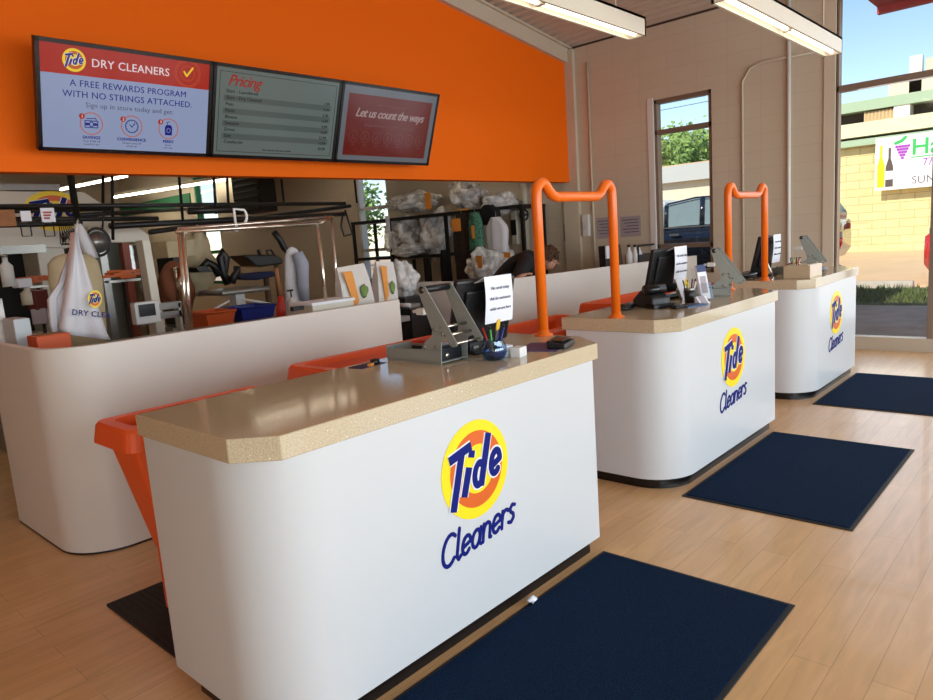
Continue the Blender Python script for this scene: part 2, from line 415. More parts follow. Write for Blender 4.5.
# ================================================================== COUNTERS
HT = 1.054; TH = .078
def rounded(x0, x1, y0, y1, r, seg=10):    # open U: right front -> left front corner -> left back
    pts = [(x1, y0)]
    pts += [(x0+r-r*math.sin(a), y0+r-r*math.cos(a)) for a in [i/seg*PI/2 for i in range(seg+1)]]
    pts += [(x0, y1)]
    return pts
def shell(b, pts, th, z0, z1, smooth=True):    # a sheet of thickness th bent along pts
    n = len(pts); out = []
    for i in range(n):
        a = Vector(pts[max(i-1, 0)]); c = Vector(pts[min(i+1, n-1)]); t_ = (c-a).normalized(); nn = Vector((t_.y, -t_.x))
        out.append(Vector(pts[i])+nn*th)
    rings = [[(p[0], p[1], z0) for p in pts], [(p[0], p[1], z1) for p in pts], [(p.x, p.y, z1) for p in out], [(p.x, p.y, z0) for p in out]]
    for k in range(4):
        l = (k+1) % 4; b.add(rings[k]+rings[l], [(i, i+1, n+i+1, n+i) for i in range(n-1)], True)
    b.add([rings[k][0] for k in range(4)], [(3, 2, 1, 0)]); b.add([rings[k][-1] for k in range(4)], [(0, 1, 2, 3)])
lowwhite = mat('painted partition', (224, 217, 207), .45)
def counter(x0, x1, label):
    yf = 1.812; yb = 2.58
    t = thing('service_counter', label, 'counter', ((x0+x1)/2, 2.2, 0), 'white service counters')
    b = MB(); b.prism([(x0+.11, yf, HT-TH), (x1-.16, yf, HT-TH), (x1, yf+.2, HT-TH), (x1, yb, HT-TH), (x0, yb, HT-TH), (x0, yf+.12, HT-TH)], (0, 0, TH))
    b.build('worktop', worktop, t, bevel=.004)
    b = MB(); px0 = x0+.006; px1 = x1-.192
    shell(b, rounded(px0, px1, yf+.012, yb-.03, .27), .02, .065, HT-TH-.001)
    p = b.build('front_panel', white, t)
    b = MB(); shell(b, rounded(px0+.025, px1-.06, yf+.034, yb-.16, .25), .02, 0, .10); b.build('toe_kick', blkgl, t)
    b = MB(); b.box((px1-.02, yf+.05, .065), (px1, yb-.03, HT-TH-.001)); b.box((x0+.1, yb-.06, .45), (px1-.02, yb-.04, HT-TH-.001)); b.build('end_panel', white, t)
    cxm = (x0+x1)/2-.05
    emblem(frame((cxm, yf+.012, .688), (1, 0, 0), (0, 0, 1)), .2, p)
    script_word('Cleaners', frame((cxm-.01, yf+.012, .372), (1, 0, 0), (0, 0, 1)), .118, blue, p)
    return t
counter(1.0, 3.06, 'nearest white service counter with speckled tan worktop, beside the orange tub')
counter(3.71, 5.60, 'middle white service counter between two orange pipe arches')
counter(6.26, 7.90, 'farthest white service counter, beside the tall shop window')

# mats
def floor_mat(x0, x1, label, rz=0):
    t = thing('floor_mat', label, 'mat', ((x0+x1)/2, 1.336, 0), 'navy floor mats before the counters')
    b = MB(); b.box((x0, .879, 0.0), (x1, 1.793, .006)); b.build('border', rubber, t, bevel=.002)
    b = MB(); b.box((x0+.022, .9, .004), (x1-.022, 1.772, .011)); b.build('pile', navy, t)
    return t
floor_mat(1.30, 2.848, 'navy floor mat before the nearest counter, with a scrap of paper on it')
floor_mat(3.729, 5.271, 'navy floor mat before the middle counter')
floor_mat(6.22, 7.64, 'navy floor mat before the farthest counter')
b = MB(); c = aZ(532, 602, .013)
b.blob((c.x, c.y, .024), (.022, .016, .013), .5, 5, 2, 3); b.blob((c.x+.02, c.y+.005, .018), (.016, .012, .008), .5, 5, 2, 5)
tag(b.build('paper_scrap', paper), 'crumpled scrap of white paper lying on the nearest navy mat', 'scrap')
b = MB(); b.box((1.07, 2.64, 0), (1.75, 3.42, .012))
for i in range(22): b.box((1.09+i*.03, 2.66, .012), (1.10+i*.03, 3.40, .016))
tag(b.build('rubber_mat', rubber, bevel=0), 'black ribbed rubber mat behind the nearest counter under the orange tub', 'mat')

# orange pipe arches
def arch(x0, x1, y, label):
    t = thing('pipe_arch', label, 'rail', ((x0+x1)/2, y, HT), 'orange pipe arches between the counters')
    z1 = 1.86; r = .05; p = [(x0, y, HT+.004), (x0, y, z1-.09)]
    p += [(x0+.055-.055*math.cos(a), y, z1-.06+.06*math.sin(a)) for a in [i*PI/12 for i in range(1, 9)]]
    p += [(x0+.135, y, z1-.058), (x0+.175, y, z1-.072)]
    q = [(x0+x1-a[0], a[1], a[2]) for a in p][::-1]
    MB().tube(p+q, .028, 14).build('pipe', ornpipe, t)
    for xx in (x0, x1):
        b = MB(); b.lathe((xx, y, HT), [(.05, 0), (.05, .006), (.034, .012), (.030, .03)], 20); b.build('flange', ornpipe, t)
arch(3.035, 3.80, 2.23, 'orange bent pipe arch joining the nearest and middle counters')
arch(5.48, 6.27, 2.2, 'orange bent pipe arch joining the middle and farthest counters')

# orange tubs behind the counters
def tub(x0, x1, y0, y1, zt, zb_, label, tilt=0, foot=True):
    t = thing('laundry_tub', label, 'tub', ((x0+x1)/2, (y0+y1)/2, 0), 'orange laundry tubs behind the counters')
    def rr(a, c, e, f, z, r=.05):
        pts = []
        for (cx, cy, a0) in ((c-r, e+r, -90), (c-r, f-r, 0), (a+r, f-r, 90), (a+r, e+r, 180)):
            for k in range(5):
                an = math.radians(a0+k*22.5); pts.append((cx+r*math.cos(an), cy+r*math.sin(an), z))
        return pts
    b = MB(); i = .10
    b.loft([rr(x0+i+.04, x1-i-.1, y0+.09, y1-.09, zb_), rr(x0+.03, x1-.03, y0+.03, y1-.03, zt-.07), rr(x0+.03, x1-.03, y0+.03, y1-.03, zt-.01),
            rr(x0+.05, x1-.05, y0+.05, y1-.05, zt-.01), rr(x0+i+.06, x1-i-.12, y0+.11, y1-.11, zb_+.02)], True, False)
    b.build('tub_body', ornpl, t)
    b = MB(); b.loft([rr(x0+.03, x1-.03, y0+.03, y1-.03, zt-.10), rr(x0-.012, x1+.012, y0-.012, y1+.012, zt-.09), rr(x0, x1, y0, y1, zt-.015),
                      rr(x0+.01, x1-.01, y0+.01, y1-.01, zt), rr(x0+.06, x1-.06, y0+.06, y1-.06, zt), rr(x0+.06, x1-.06, y0+.06, y1-.06, zt-.04)], False, False)
    b.build('rim', ornpl, t)
    if foot:
        b = MB(); b.box((x0+.16, y0+.12, .016), (x1-.25, y0+.15, zb_+.3)); b.box((x0+.16, y1-.13, .016), (x1-.25, y1-.10, zb_+.3)); b.build('stand', ornpl, t)
    return t
tub(1.07, 1.86, 2.86, 3.24, .93, .33, 'orange tub sticking out at the left end of the nearest counter')
tub(2.10, 3.25, 2.74, 3.30, .985, .3, 'orange tub behind the nearest worktop, beside the grey labeling press')
tub(3.55, 4.75, 2.80, 3.35, .93, .3, 'orange tub behind the left end of the middle counter')
tub(5.15, 6.3, 2.9, 3.4, .97, .3, 'orange tub glimpsed between the middle and farthest counters')

# ================================================================== HALF-HEIGHT PARTITIONS
HW = 1.17
def half_wall(pts, label, trimx=None):
    t = thing('half_wall', label, 'partition', (pts[0][0], pts[0][1], 0), 'white half-height partitions')
    b = MB(); shell(b, pts, .05, .012, HW); b.build('wall_panel', lowwhite, t)
    b = MB(); shell(b, pts, .05, 0, .012); b.build('base_strip', blk, t)
    return t
y1w = 4.03
half_wall(rounded(1.17, 3.64, y1w, 5.1, .3, 12), 'white half wall with rounded corner, left, behind the nearest counter')
a_ = aZ(495, 281, HW); b_ = aZ(661, 260, HW)
d_ = (b_-a_).normalized()
pts = [(b_.x+.8*d_.x, b_.y+.8*d_.y)]
pts += [(a_.x+.12, a_.y-.015), (a_.x+.04, a_.y+.02), (a_.x, a_.y+.1), (a_.x-.02, a_.y+1.25)]
half_wall(pts, 'white half wall in front of the bending person and the shop window')

# ================================================================== MENU SCREENS
def emi(name, rgb, e, rough=.15):
    m = mat(name, (14, 14, 15), rough); bs = m.node_tree.nodes['Principled BSDF']
    bs.inputs['Emission Color'].default_value = (*lin(rgb), 1); bs.inputs['Emission Strength'].default_value = e; return m
E1 = .42
s_white = emi('screen pale blue', (168, 184, 222), E1); s_red = emi('screen red', (196, 36, 18), E1); s_blue = emi('screen blue', (24, 30, 150), .4)
s_txtw = emi('screen white text', (235, 225, 225), .6); s_grey = emi('screen grey text', (120, 122, 150), .3); s_yel = emi('screen yellow', (240, 210, 40), .6)
s_org = emi('screen orange', (210, 90, 40), .5)
g_bg = emi('screen dim grey green', (122, 136, 132), .35); g_txt = emi('screen dark text', (48, 52, 62), .1); g_band = emi('screen band', (104, 117, 114), .32)
g_red = emi('screen script red', (186, 34, 14), .4); r_bg = emi('screen dark red', (124, 26, 16), .35); r_txt = emi('screen faded pink', (150, 105, 100), .3)
r_edge = emi('screen grey border', (118, 122, 130), .4)
Yt, Yb_ = 5.45, 5.71; Zt, Zb_ = 3.155, 2.435
TX = [1.82, 3.13, 4.445, 5.765]
up = Vector((0, Yt-Yb_, Zt-Zb_)); HS = up.length; up.normalize()
def screen(i, label):
    x0 = TX[i]+.004; W = TX[i+1]-TX[i]-.008
    t = thing('menu_screen', label, 'screen', (x0+W/2, Yb_, Zb_), 'menu screens on the orange wall')
    M = frame((x0, Yb_, Zb_), (1, 0, 0), up)     # z of M looks out of the face, into the lobby
    b = MB(); b.box((0, 0, -.05), (W, HS, 0), M); b.build('casing', blk, t, bevel=.004)
    b = MB(); k = .028
    for a, c in (((0, 0, 0), (W, k, .008)), ((0, HS-k, 0), (W, HS, .008)), ((0, 0, 0), (k, HS, .008)), ((W-k, 0, 0), (W, HS, .008))): b.box(a, c, M)
    b.build('bezel', blkgl, t)
    b = MB(); zt = HS*.6; b.box((W*.3, HS*.45, -.05), (W*.7, HS*.55, -.12), M)
    p = M @ Vector((W/2, HS*.5, -.1)); b.box((p.x-.2, p.y, p.z-.08), (p.x+.2, YO-.004, p.z+.08)); b.build('wall_bracket', blkmet, t)
    return t, M, W
t, M, W = screen(0, 'left menu screen with rewards offer on pale blue under a red band')
def quad(M, x0, y0, x1, y1, z, m, name, parent, h=.0006): return MB().box((x0, y0, z), (x1, y1, z+h), M).build(name, m, parent)
face = quad(M, .028, .028, W-.028, HS-.028, .001, s_white, 'display', t)
quad(M, .028, HS-.225, W-.028, HS-.028, .002, s_red, 'header_band', face)
emblem(M @ Matrix.Translation((.25, HS-.125, .002)), .078, face, .001, lit=(s_yel, s_org, s_blue, s_txtw))
T = lambda x, y, z=.004: M @ Matrix.Translation((x, y, z))
text('DRY CLEANERS', .080, T(.365, HS-.155), s_txtw, face, 'header_text', space=1.05)
b = MB()
for r_ in (.105, .092, .055): b.stroke(arc(0, 0, r_, r_, 0, 360, 28), .004, T(1.09, HS-.118, .003), 0, .0008, False)
b.build('seal', s_org, face)
MB().stroke([(-.03, .01), (-.008, -.02), (.04, .045)], .014, T(1.09, HS-.118, .004), 0, .0008).build('check_mark', s_yel, face)
text('A FREE REWARDS PROGRAM', .064, T(W/2-.0, HS-.30), s_blue, face, 'headline', 0, align='CENTER', space=1.06)
text('WITH NO STRINGS ATTACHED.', .064, T(W/2-.0, HS-.375), s_blue, face, 'headline', 0, align='CENTER', space=1.06)
text('Sign up in store today and get:', .05, T(W/2, HS-.44), s_grey, face, 'subheading', align='CENTER', space=1.06)
for i, (cx_, w_, l1, l2) in enumerate(((.36, 'SAVINGS', 'Your $10% off', 'rewards for you'), (.655, 'CONVENIENCE', '24-hour drop off', 'and pick ups'), (.945, 'PERKS', 'Don\'t', 'miss a day'))):
    C_ = T(cx_, HS-.555, .003)
    MB().stroke(arc(0, 0, .078, .078, 0, 360, 30), .006, C_, 0, .0008, False).build('icon_ring', s_org, face)
    MB().prism(circ(.02, 16), (0, 0, .001), T(cx_-.066, HS-.505, .004)).build('number_badge', s_red, face)
    text('123'[i], .03, T(cx_-.072, HS-.515, .0055), s_txtw, face, 'badge_number', align='LEFT')
    b = MB()
    if i == 0:
        b.stroke([(-.045, -.028), (.045, -.028), (.045, .02), (-.045, .02), (-.045, -.028)], .006, C_, .001, .0008); b.stroke([(-.035, .034), (.03, .04), (.034, .026)], .006, C_, .001, .0008)
        b.stroke(arc(0, -.004, .014, .018, 0, 360, 10), .006, C_, .001, .0008)
        b.stroke([(-.035, -.004), (-.022, -.004)], .02, C_, .001, .0008); b.stroke([(.035, -.004), (.022, -.004)], .02, C_, .001, .0008)
    elif i == 1:
        b.stroke(arc(0, 0, .048, .048, 0, 360, 20), .006, C_, .001, .0008, False); b.stroke([(-.016, .012), (0, -.006), (.024, .026)], .006, C_, .001, .0008)
        for k in range(12): b.stroke([(.037*math.cos(k*PI/6), .037*math.sin(k*PI/6)), (.044*math.cos(k*PI/6), .044*math.sin(k*PI/6))], .004, C_, .001, .0008, False)
    else:
        b.prism([(-.028, -.05, .001), (.028, -.05, .001), (.03, .01, .001), (.018, .03, .001), (-.018, .03, .001), (-.03, .01, .001)], (0, 0, .0008), C_)
        b.stroke([(-.006, .03), (-.014, .05), (.008, .055)], .005, C_, .001, .0008)
    b.build('icon', s_blue, face)
    if i == 2: MB().stroke(arc(0, -.012, .014, .018, 0, 360, 12), .004, C_, .0025, .0008, False).build('icon_detail', s_white, face)
    text(w_, .03, T(cx_, HS-.665, .003), s_blue, face, 'caption', .0008, align='CENTER', space=1.08)
    text(l1, .021, T(cx_, HS-.69, .003), s_grey, face, 'small_print', align='CENTER')
    text(l2, .017, T(cx_, HS-.71, .003), s_grey, face, 'small_print', align='CENTER')

t, M, W = screen(1, 'middle menu screen with grey price list headed in red script')
face = quad(M, .028, .028, W-.028, HS-.028, .001, g_bg, 'display', t)
MB().stroke([(.06, .055), (W-.055, .055), (W-.055, HS-.06), (.06, HS-.06), (.06, .055)], .004, M, .002, .0008, False).build('border_line', g_txt, face)
def T(x, y, z=.003): return M @ Matrix.Translation((x, y, z))
text('Pricing', .125, T(.13, HS-.165), g_red, face, 'heading', .0008, .35, space=.92)
rows = [('Shirt - Laundered', '1.99'), ('Shirt - Dry Cleaned', '5.99'), ('Polo', '5.49'), ('Pants', '6.99'), ('Blouse', '6.99'), ('Sweater', '6.99'), ('Dress', '12.99'), ('Suit', '13.99'), ('Comforter', '29.99')]
for k, (a, c) in enumerate(rows):
    y = HS-.225-.052*k
    if k % 2: quad(M, .1, y-.016, W-.1, y+.032, .002, g_band, 'row_band', face)
    text(a, .04, T(.12, y, .0035), g_txt, face, 'item_name', space=1.05); text(c, .038, T(W-.12, y-.02, .0035), g_txt, face, 'item_price', align='RIGHT')
text('Prices may vary. See store for details.', .02, T(W/2, .075), g_txt, face, 'small_print', align='CENTER')

t, M, W = screen(2, 'right menu screen showing a dark red slide with white script')
face = quad(M, .028, .028, W-.028, HS-.028, .001, r_edge, 'display', t)
quad(M, .09, .075, W-.09, HS-.1, .002, r_bg, 'slide', face)
text('HOW DO WE LOVE YOU?', .034, T(W/2, HS-.20, .0035), r_txt, face, 'small_print', align='CENTER')
text('Let us count the ways', .118, T(W/2, HS-.31, .0035), emi('screen script white', (190, 165, 162), .4), face, 'heading', .001, .4, align='CENTER', space=.9)
text('WE ARE COMMITTED TO CARE FOR YOUR CLOTHES', .028, T(W/2, HS-.40, .0035), r_txt, face, 'small_print', align='CENTER')
for k in range(7):
    b = MB(); c_ = (.2+k*(W-.4)/6, HS-.505)
    b.stroke(arc(c_[0], c_[1], .055, .055, 0, 360, 20), .004, M, .003, .0008, False)
    b.stroke([(c_[0]-.02, c_[1]-.02), (c_[0], c_[1]+.025), (c_[0]+.02, c_[1]-.02), (c_[0]-.02, c_[1]-.02)], .004, M, .003, .0008, False)
    b.build('icon', r_txt, face)
for k in range(7): text('CARE', .018, T(.2+k*(W-.4)/6, HS-.59, .0035), r_txt, face, 'small_print', align='CENTER')

# ================================================================== LIGHT FIXTURES
def fixture(x0, x1, y0, z0, label, w=.15, h=.13, drop=True, group='hanging fluorescent fixtures', tm=None):
    t = thing('fluorescent_fixture', label, 'light', ((x0+x1)/2, y0, z0), group)
    b = MB(); k = .018
    b.box((x0, y0-w/2, z0), (x1, y0-w/2+k, z0+h)); b.box((x0, y0+w/2-k, z0), (x1, y0+w/2, z0+h)); b.box((x0, y0-w/2, z0+h-k), (x1, y0+w/2, z0+h))
    b.box((x0, y0-w/2, z0), (x0+k, y0+w/2, z0+h)); b.box((x1-k, y0-w/2, z0), (x1, y0+w/2, z0+h)); b.box((x0, y0-w/2+k, z0+.045), (x1, y0+w/2-k, z0+.052))
    b.build('housing', fixt, t)
    xm = (x0+x1)/2
    for a, c in ((x0+.04, xm-.02), (xm+.02, x1-.04)): MB().tube([(a, y0, z0+.022), (c, y0, z0+.022)], .017, 10).build('tube', tm or tube, t)
    MB().box((xm-.02, y0-.03, z0+.006), (xm+.02, y0+.03, z0+.05)).build('socket', fixt, t)
    if drop:
        for xx in (x0+.3, x1-.3): MB().tube([(xx, y0, z0+h), (xx, y0, cz(xx)+.02)], .008, 6).build('hanger_rod', trimm, t)
    return t
c2 = aZ(833, 55, 2.98); c1_ = aZ(637, 38, 2.98)
fixture(c2.x-2.44, c2.x, c2.y, 2.98, 'long hanging fluorescent light nearer the shop window')
fixture(c1_.x-2.44, c1_.x, c1_.y, 2.98, 'long hanging fluorescent light next to the orange wall')
fixture(c1_.x-6.2, c1_.x-3.76, c1_.y, 2.98, 'long hanging fluorescent light over the left end of the lobby')
fixture(c2.x-6.2, c2.x-3.76, c2.y, 2.98, 'long hanging fluorescent light over the customers')
#NEXT
# ================================================================== WALL FITTINGS
def conduit(pts, label, r=.014, m=trimm, name='conduit'):
    return tag(MB().tube(pts, r, 8).build(name, m), label, 'pipe')
q = aX(789, 45, XR-.03); q2 = aX(789, 250, XR-.03)
conduit([(XR-.03, q.y, 4.1), (XR-.03, q2.y, .1)], 'white vertical pipe on the block wall next to the shop window', .022, whitepl, 'wall_pipe')
a = aX(743, 190, XR-.02); b1 = aX(743, 82, XR-.02); c_ = aX(750, 68, XR-.02); d1 = aX(762, 62, XR-.02); e1 = aX(826, 50, XR-.02)
conduit([(a.x, a.y, 0), (a.x, a.y, b1.z), (a.x, c_.y, c_.z), (a.x, d1.y, d1.z), (a.x, e1.y+.05, e1.z)], 'thin bent conduit curving along the block wall above the far arch')
p = aX(587, 62, XR-.02); conduit([(XR-.02, p.y, p.z), (XR-.02, p.y, 0)], 'thin straight conduit on the block wall beside the orange wall')
p = aX(524, 190, XR-.06); conduit([(XR-.06, p.y, 4.0), (XR-.06, p.y, 0)], 'fat cream standpipe on the block wall behind the bending person', .05, mat('standpipe', (190, 180, 160), .5), 'wall_pipe')
v = aX(524, 215, XR-.16); t = thing('valve_wheel', 'small round dark valve wheel on the cream standpipe', 'valve', v)
MB().tube([(v.x, v.y+.08*math.cos(k*PI/8), v.z+.08*math.sin(k*PI/8)) for k in range(16)], .014, 8, True).build('rim', blkmet, t)
MB().tube([(v.x, v.y-.08, v.z), (v.x, v.y+.08, v.z)], .01, 6).tube([(v.x-.02, v.y, v.z), (v.x+.1, v.y, v.z)], .014, 8).build('spindle', blkmet, t)
def sheet(px0, py0, px1, py1, label, m=paper2, lines=5, name='notice'):
    a = aX(px0, py0, XR-.01); c = aX(px1, py1, XR-.01)
    t = thing(name, label, 'notice', (XR-.01, (a.y+c.y)/2, c.z), 'notices taped to the block wall')
    MB().box((XR-.006, c.y, c.z), (XR-.002, a.y, a.z)).build('sheet', m, t)
    b = MB(); H_ = a.z-c.z
    for k in range(lines): b.box((XR-.0085, c.y+.1*(a.y-c.y), a.z-H_*(.15+.75*k/lines)-.012), (XR-.006, a.y-(.1+.1*(k % 3))*(a.y-c.y), a.z-H_*(.15+.75*k/lines)))
    b.build('print', mat('faded print', (95, 88, 105), .7), t)
sheet(563, 224, 581, 240, 'grey printed notice on the block wall, left of the front arch post')
sheet(568, 243, 575, 248, 'tiny note on the block wall under a larger notice', paper2, 2)
sheet(596, 218, 612, 238, 'grey printed notice half behind the right post of the front arch')
sheet(620, 217, 641, 236, 'grey printed notice nearest the tall narrow window')
a = aX(583, 215, XR-.03); c = aX(590, 236, XR-.03)
t = thing('wall_switch_box', 'white slim box on the conduit between two wall notices', 'box', (XR, (a.y+c.y)/2, c.z))
MB().box((XR-.06, c.y, c.z), (XR, a.y, a.z)).build('box_body', whitepl, t, bevel=.006)
MB().box((XR-.07, c.y+.05, c.z+.1), (XR-.06, a.y-.05, c.z+.16)).build('switch', paper2, t)

# ================================================================== OUTSIDE
asph = mat('asphalt', (186, 162, 138), .9, var=.15, vscale=3, bump=.4, bscale=60)
tanp = mat('tan pavement', (214, 182, 142), .9, var=.06, vscale=1)  # the far pavement's own tan colour, slightly mottled
grass = mat('grass', (84, 98, 48), .9, var=.5, vscale=9, bump=.6, bscale=40)
G0 = -.1
MB().box((XR+.2, -30, -.3), (70, 60, G0)).build('ground', asph)['kind'] = 'structure'
MB().box((XR+.2, -10, -.3), (XR+1.3, 30, -.02)).build('sidewalk', mat('concrete walk', (150, 142, 135), .85, var=.08, vscale=5))['kind'] = 'structure'
b = MB(); b.prism([(17.6, -30, G0), (30.2, -30, G0+.12), (30.2, 11.5, G0+.12), (17.6, 11.5, G0)], (0, 0, .03)); o = b.build('far_pavement', tanp); o['kind'] = 'structure'
random.seed(3)
b = MB()
for i in range(5200):
    x = random.uniform(14.3, 17.0); y = random.uniform(-1.5, 5.2); h = random.uniform(.05, .16); a = random.uniform(0, 6.28); w = .02
    dx, dy = math.cos(a)*w, math.sin(a)*w
    b.add([(x-dx, y-dy, G0), (x+dx, y+dy, G0), (x+random.uniform(-.06, .06), y+random.uniform(-.06, .06), G0+h)], [(0, 1, 2)])
tag(b.build('grass_blades', grass), 'strip of green grass outside the shop window', 'grass', kind='stuff')
MB().box((14.2, -30, G0-.1), (17.1, 12, G0+.02)).build('grass_bed', mat('turf soil', (84, 88, 46), .95, var=.4, vscale=6))['kind'] = 'structure'
conc = mat('concrete', (176, 168, 158), .85, var=.08, vscale=6)
for y0, y1, lab in ((3.0, 4.6, 'pale concrete wheel stop beyond the grass, left'), (.8, 2.35, 'pale concrete wheel stop beyond the grass, right')):
    b = MB(); b.prism([(17.2, y0, G0), (17.4, y0, G0), (17.36, y0, G0+.16), (17.24, y0, G0+.16)], (0, y1-y0, 0))
    tag(b.build('wheel_stop', conc, bevel=.02), lab, 'kerb', 'concrete wheel stops')
# block building across the lot
XB = 30.0
bw = brick_mat('yellow split block', (226, 210, 154), (219, 201, 146), (188, 168, 120), .9, .3, .014, 'YZ', .5, .85, .07, .6, gscale=(2, 2, 2))
t = thing('block_building', 'yellow block building with green roof trim across the parking lot', 'building', (XB, 3, 0))
zt = aX(853, 146, XB).z
MB().box((XB, -25, -.2), (XB+12, 12.5, zt)).build('block_wall', bw, t)
trim_g = mat('faded green trim', (160, 182, 152), .6)
b = MB(); b.box((XB-.35, -25, zt-.05), (XB+.1, 12.3, zt+.18)); b.build('eave_band', trim_g, t)
stucco = mat('pale stucco', (226, 214, 178), .8)
z2 = zt+.30; z3 = aX(853, 113, XB).z+.1
b = MB(); b.box((XB-.1, -25, z2), (XB+.4, 12.4, z2+.5)); b.build('parapet', stucco, t)
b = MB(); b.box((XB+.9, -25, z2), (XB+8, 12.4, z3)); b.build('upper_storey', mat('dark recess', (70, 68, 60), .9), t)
b = MB(); b.box((XB+.2, -25, z3-.05), (XB+8.4, 12.6, z3+.32)); b.build('upper_roof_band', trim_g, t)
ya = aX(866, 120, XB+.5).y; yb2 = aX(895, 120, XB+.5).y; yc = aX(911, 120, XB+.5).y
b = MB(); b.box((XB+.4, yb2-.0, z2+.3), (XB+.9, ya, z3-.1)); b.build('louvre_panel', mat('brown louvre', (150, 126, 96), .8), t)
b = MB()
for k in range(12): b.box((XB+.34, yb2, z2+.35+k*(z3-z2-.5)/12), (XB+.41, ya, z2+.40+k*(z3-z2-.5)/12))
for k in range(9): b.box((XB+.33, yb2+(ya-yb2)*k/8-.03, z2+.35), (XB+.4, yb2+(ya-yb2)*k/8+.03, z3-.1))
b.build('louvre_slats', mat('louvre slat', (198, 170, 128), .8), t)
b = MB(); b.box((XB+.25, yc, z2+.2), (XB+.95, yb2, z3)); b.build('pier', mat('white pier', (238, 232, 220), .7), t)
p1 = aX(918, 85, XB+3); p2 = aX(918, 55, XB+3); 
b = MB(); b.box((XB+3, p1.y-4, z3), (XB+5, p1.y+1.0, aX(918, 78, XB+3).z)); b.build('rooftop_block', stucco, t)
b = MB(); b.box((XB+3, p1.y-.12, z3), (XB+3.3, p1.y+.3, p2.z)); b.build('vent_pipe', whitepl, t)
pa = aX(926, 58, XB+3); b = MB(); b.box((XB+3, pa.y-3.4, aX(926, 78, XB+3).z), (XB+4.5, pa.y, pa.z))
b.build('rooftop_unit', mat('rooftop metal', (196, 190, 170), .6), t)
# banner with grapes and bottles
XW = XB-.4
A = aX(876, 139, XW); Bq = aX(876, 191, XW)
zt_, zb_ = A.z, Bq.z; yL = A.y; Wd = 4.6; Hh = zt_-zb_
t = thing('shop_banner', 'white banner with grapes, bottles and green lettering on the yellow block building', 'banner', (XW, yL-Wd/2, zb_))
M = frame((XW, yL, zb_), (0, -1, 0), (0, 0, 1))
sc = Hh
MB().box((0, 0, 0), (Wd, Hh, .03), M).build('banner_sheet', mat('banner white', (244, 244, 240), .6), t)
def bot(cx, h, w, m, name):
    b = MB(); b.prism([(cx-w/2, .06*sc, .03), (cx+w/2, .06*sc, .03), (cx+w/2, h*.55, .03), (cx+w*.16, h*.75, .03), (cx+w*.16, h, .03), (cx-w*.16, h, .03), (cx-w*.16, h*.75, .03), (cx-w/2, h*.55, .03)], (0, 0, .01), M); b.build(name, m, t)
bot(.10*sc, .86*sc, .13*sc, yellow, 'bottle_print'); bot(.245*sc, .80*sc, .13*sc, mat('dark bottle print', (84, 70, 66), .6), 'bottle_print')
MB().box((.18*sc, .2*sc, .041), (.31*sc, .36*sc, .045), M).build('bottle_label', paper, t)
b = MB()
for r_ in range(5):
    for k in range(5-r_): b.prism([(p[0], p[1], .03) for p in circ(.028*sc, 10, (.36+.05*k+.025*r_)*sc, (.80-.055*r_)*sc)], (0, 0, .01), M)
b.build('grapes', mat('grape print', (160, 60, 180), .6), t)
MB().stroke([(.34*sc, .87*sc), (.44*sc, .9*sc), (.5*sc, .96*sc)], .06*sc, M, .031, .01).build('vine_leaf', mat('print green', (50, 180, 90), .6), t)
text('Hampton', .42*sc, M @ Matrix.Translation((.60*sc, .62*sc, .034)), MATS['print green'], t, 'banner_title', .012, ext=.004)
MB().box((.60*sc, .565*sc, .03), (Wd-.3, .585*sc, .04), M).build('rule_line', MATS['print green'], t)
text('The Wine Shop', .2*sc, M @ Matrix.Translation((.76*sc, .40*sc, .034)), MATS['grape print'], t, 'banner_subtitle', shear=.3, ext=.004)
text('SUNDAY TASTING', .2*sc, M @ Matrix.Translation((.62*sc, .08*sc, .034)), MATS['faded print'], t, 'banner_line', ext=.004)
# red canopy
b = MB(); b.box((XR+.25, -6, 4.16), (XR+1.9, SF+.0, 4.3)); b.box((XR+1.8, -6, 4.08), (XR+1.9, SF, 4.3))
tag(b.build('canopy', mat('red canopy', (176, 60, 58), .7)), 'red canopy outside above the shop window', 'canopy')
# hanging wires
for k, (ya_, z_) in enumerate(((0, 5.6), (0, 6.3))):
    tag(MB().tube([(24, 8.5+i*2, z_-.15*math.sin(i/16*PI)+.02*i) for i in range(17)], .01, 5).build('power_line', blkmet), ('lower' if k == 0 else 'upper')+' power line crossing the sky outside', 'wire', 'power lines')

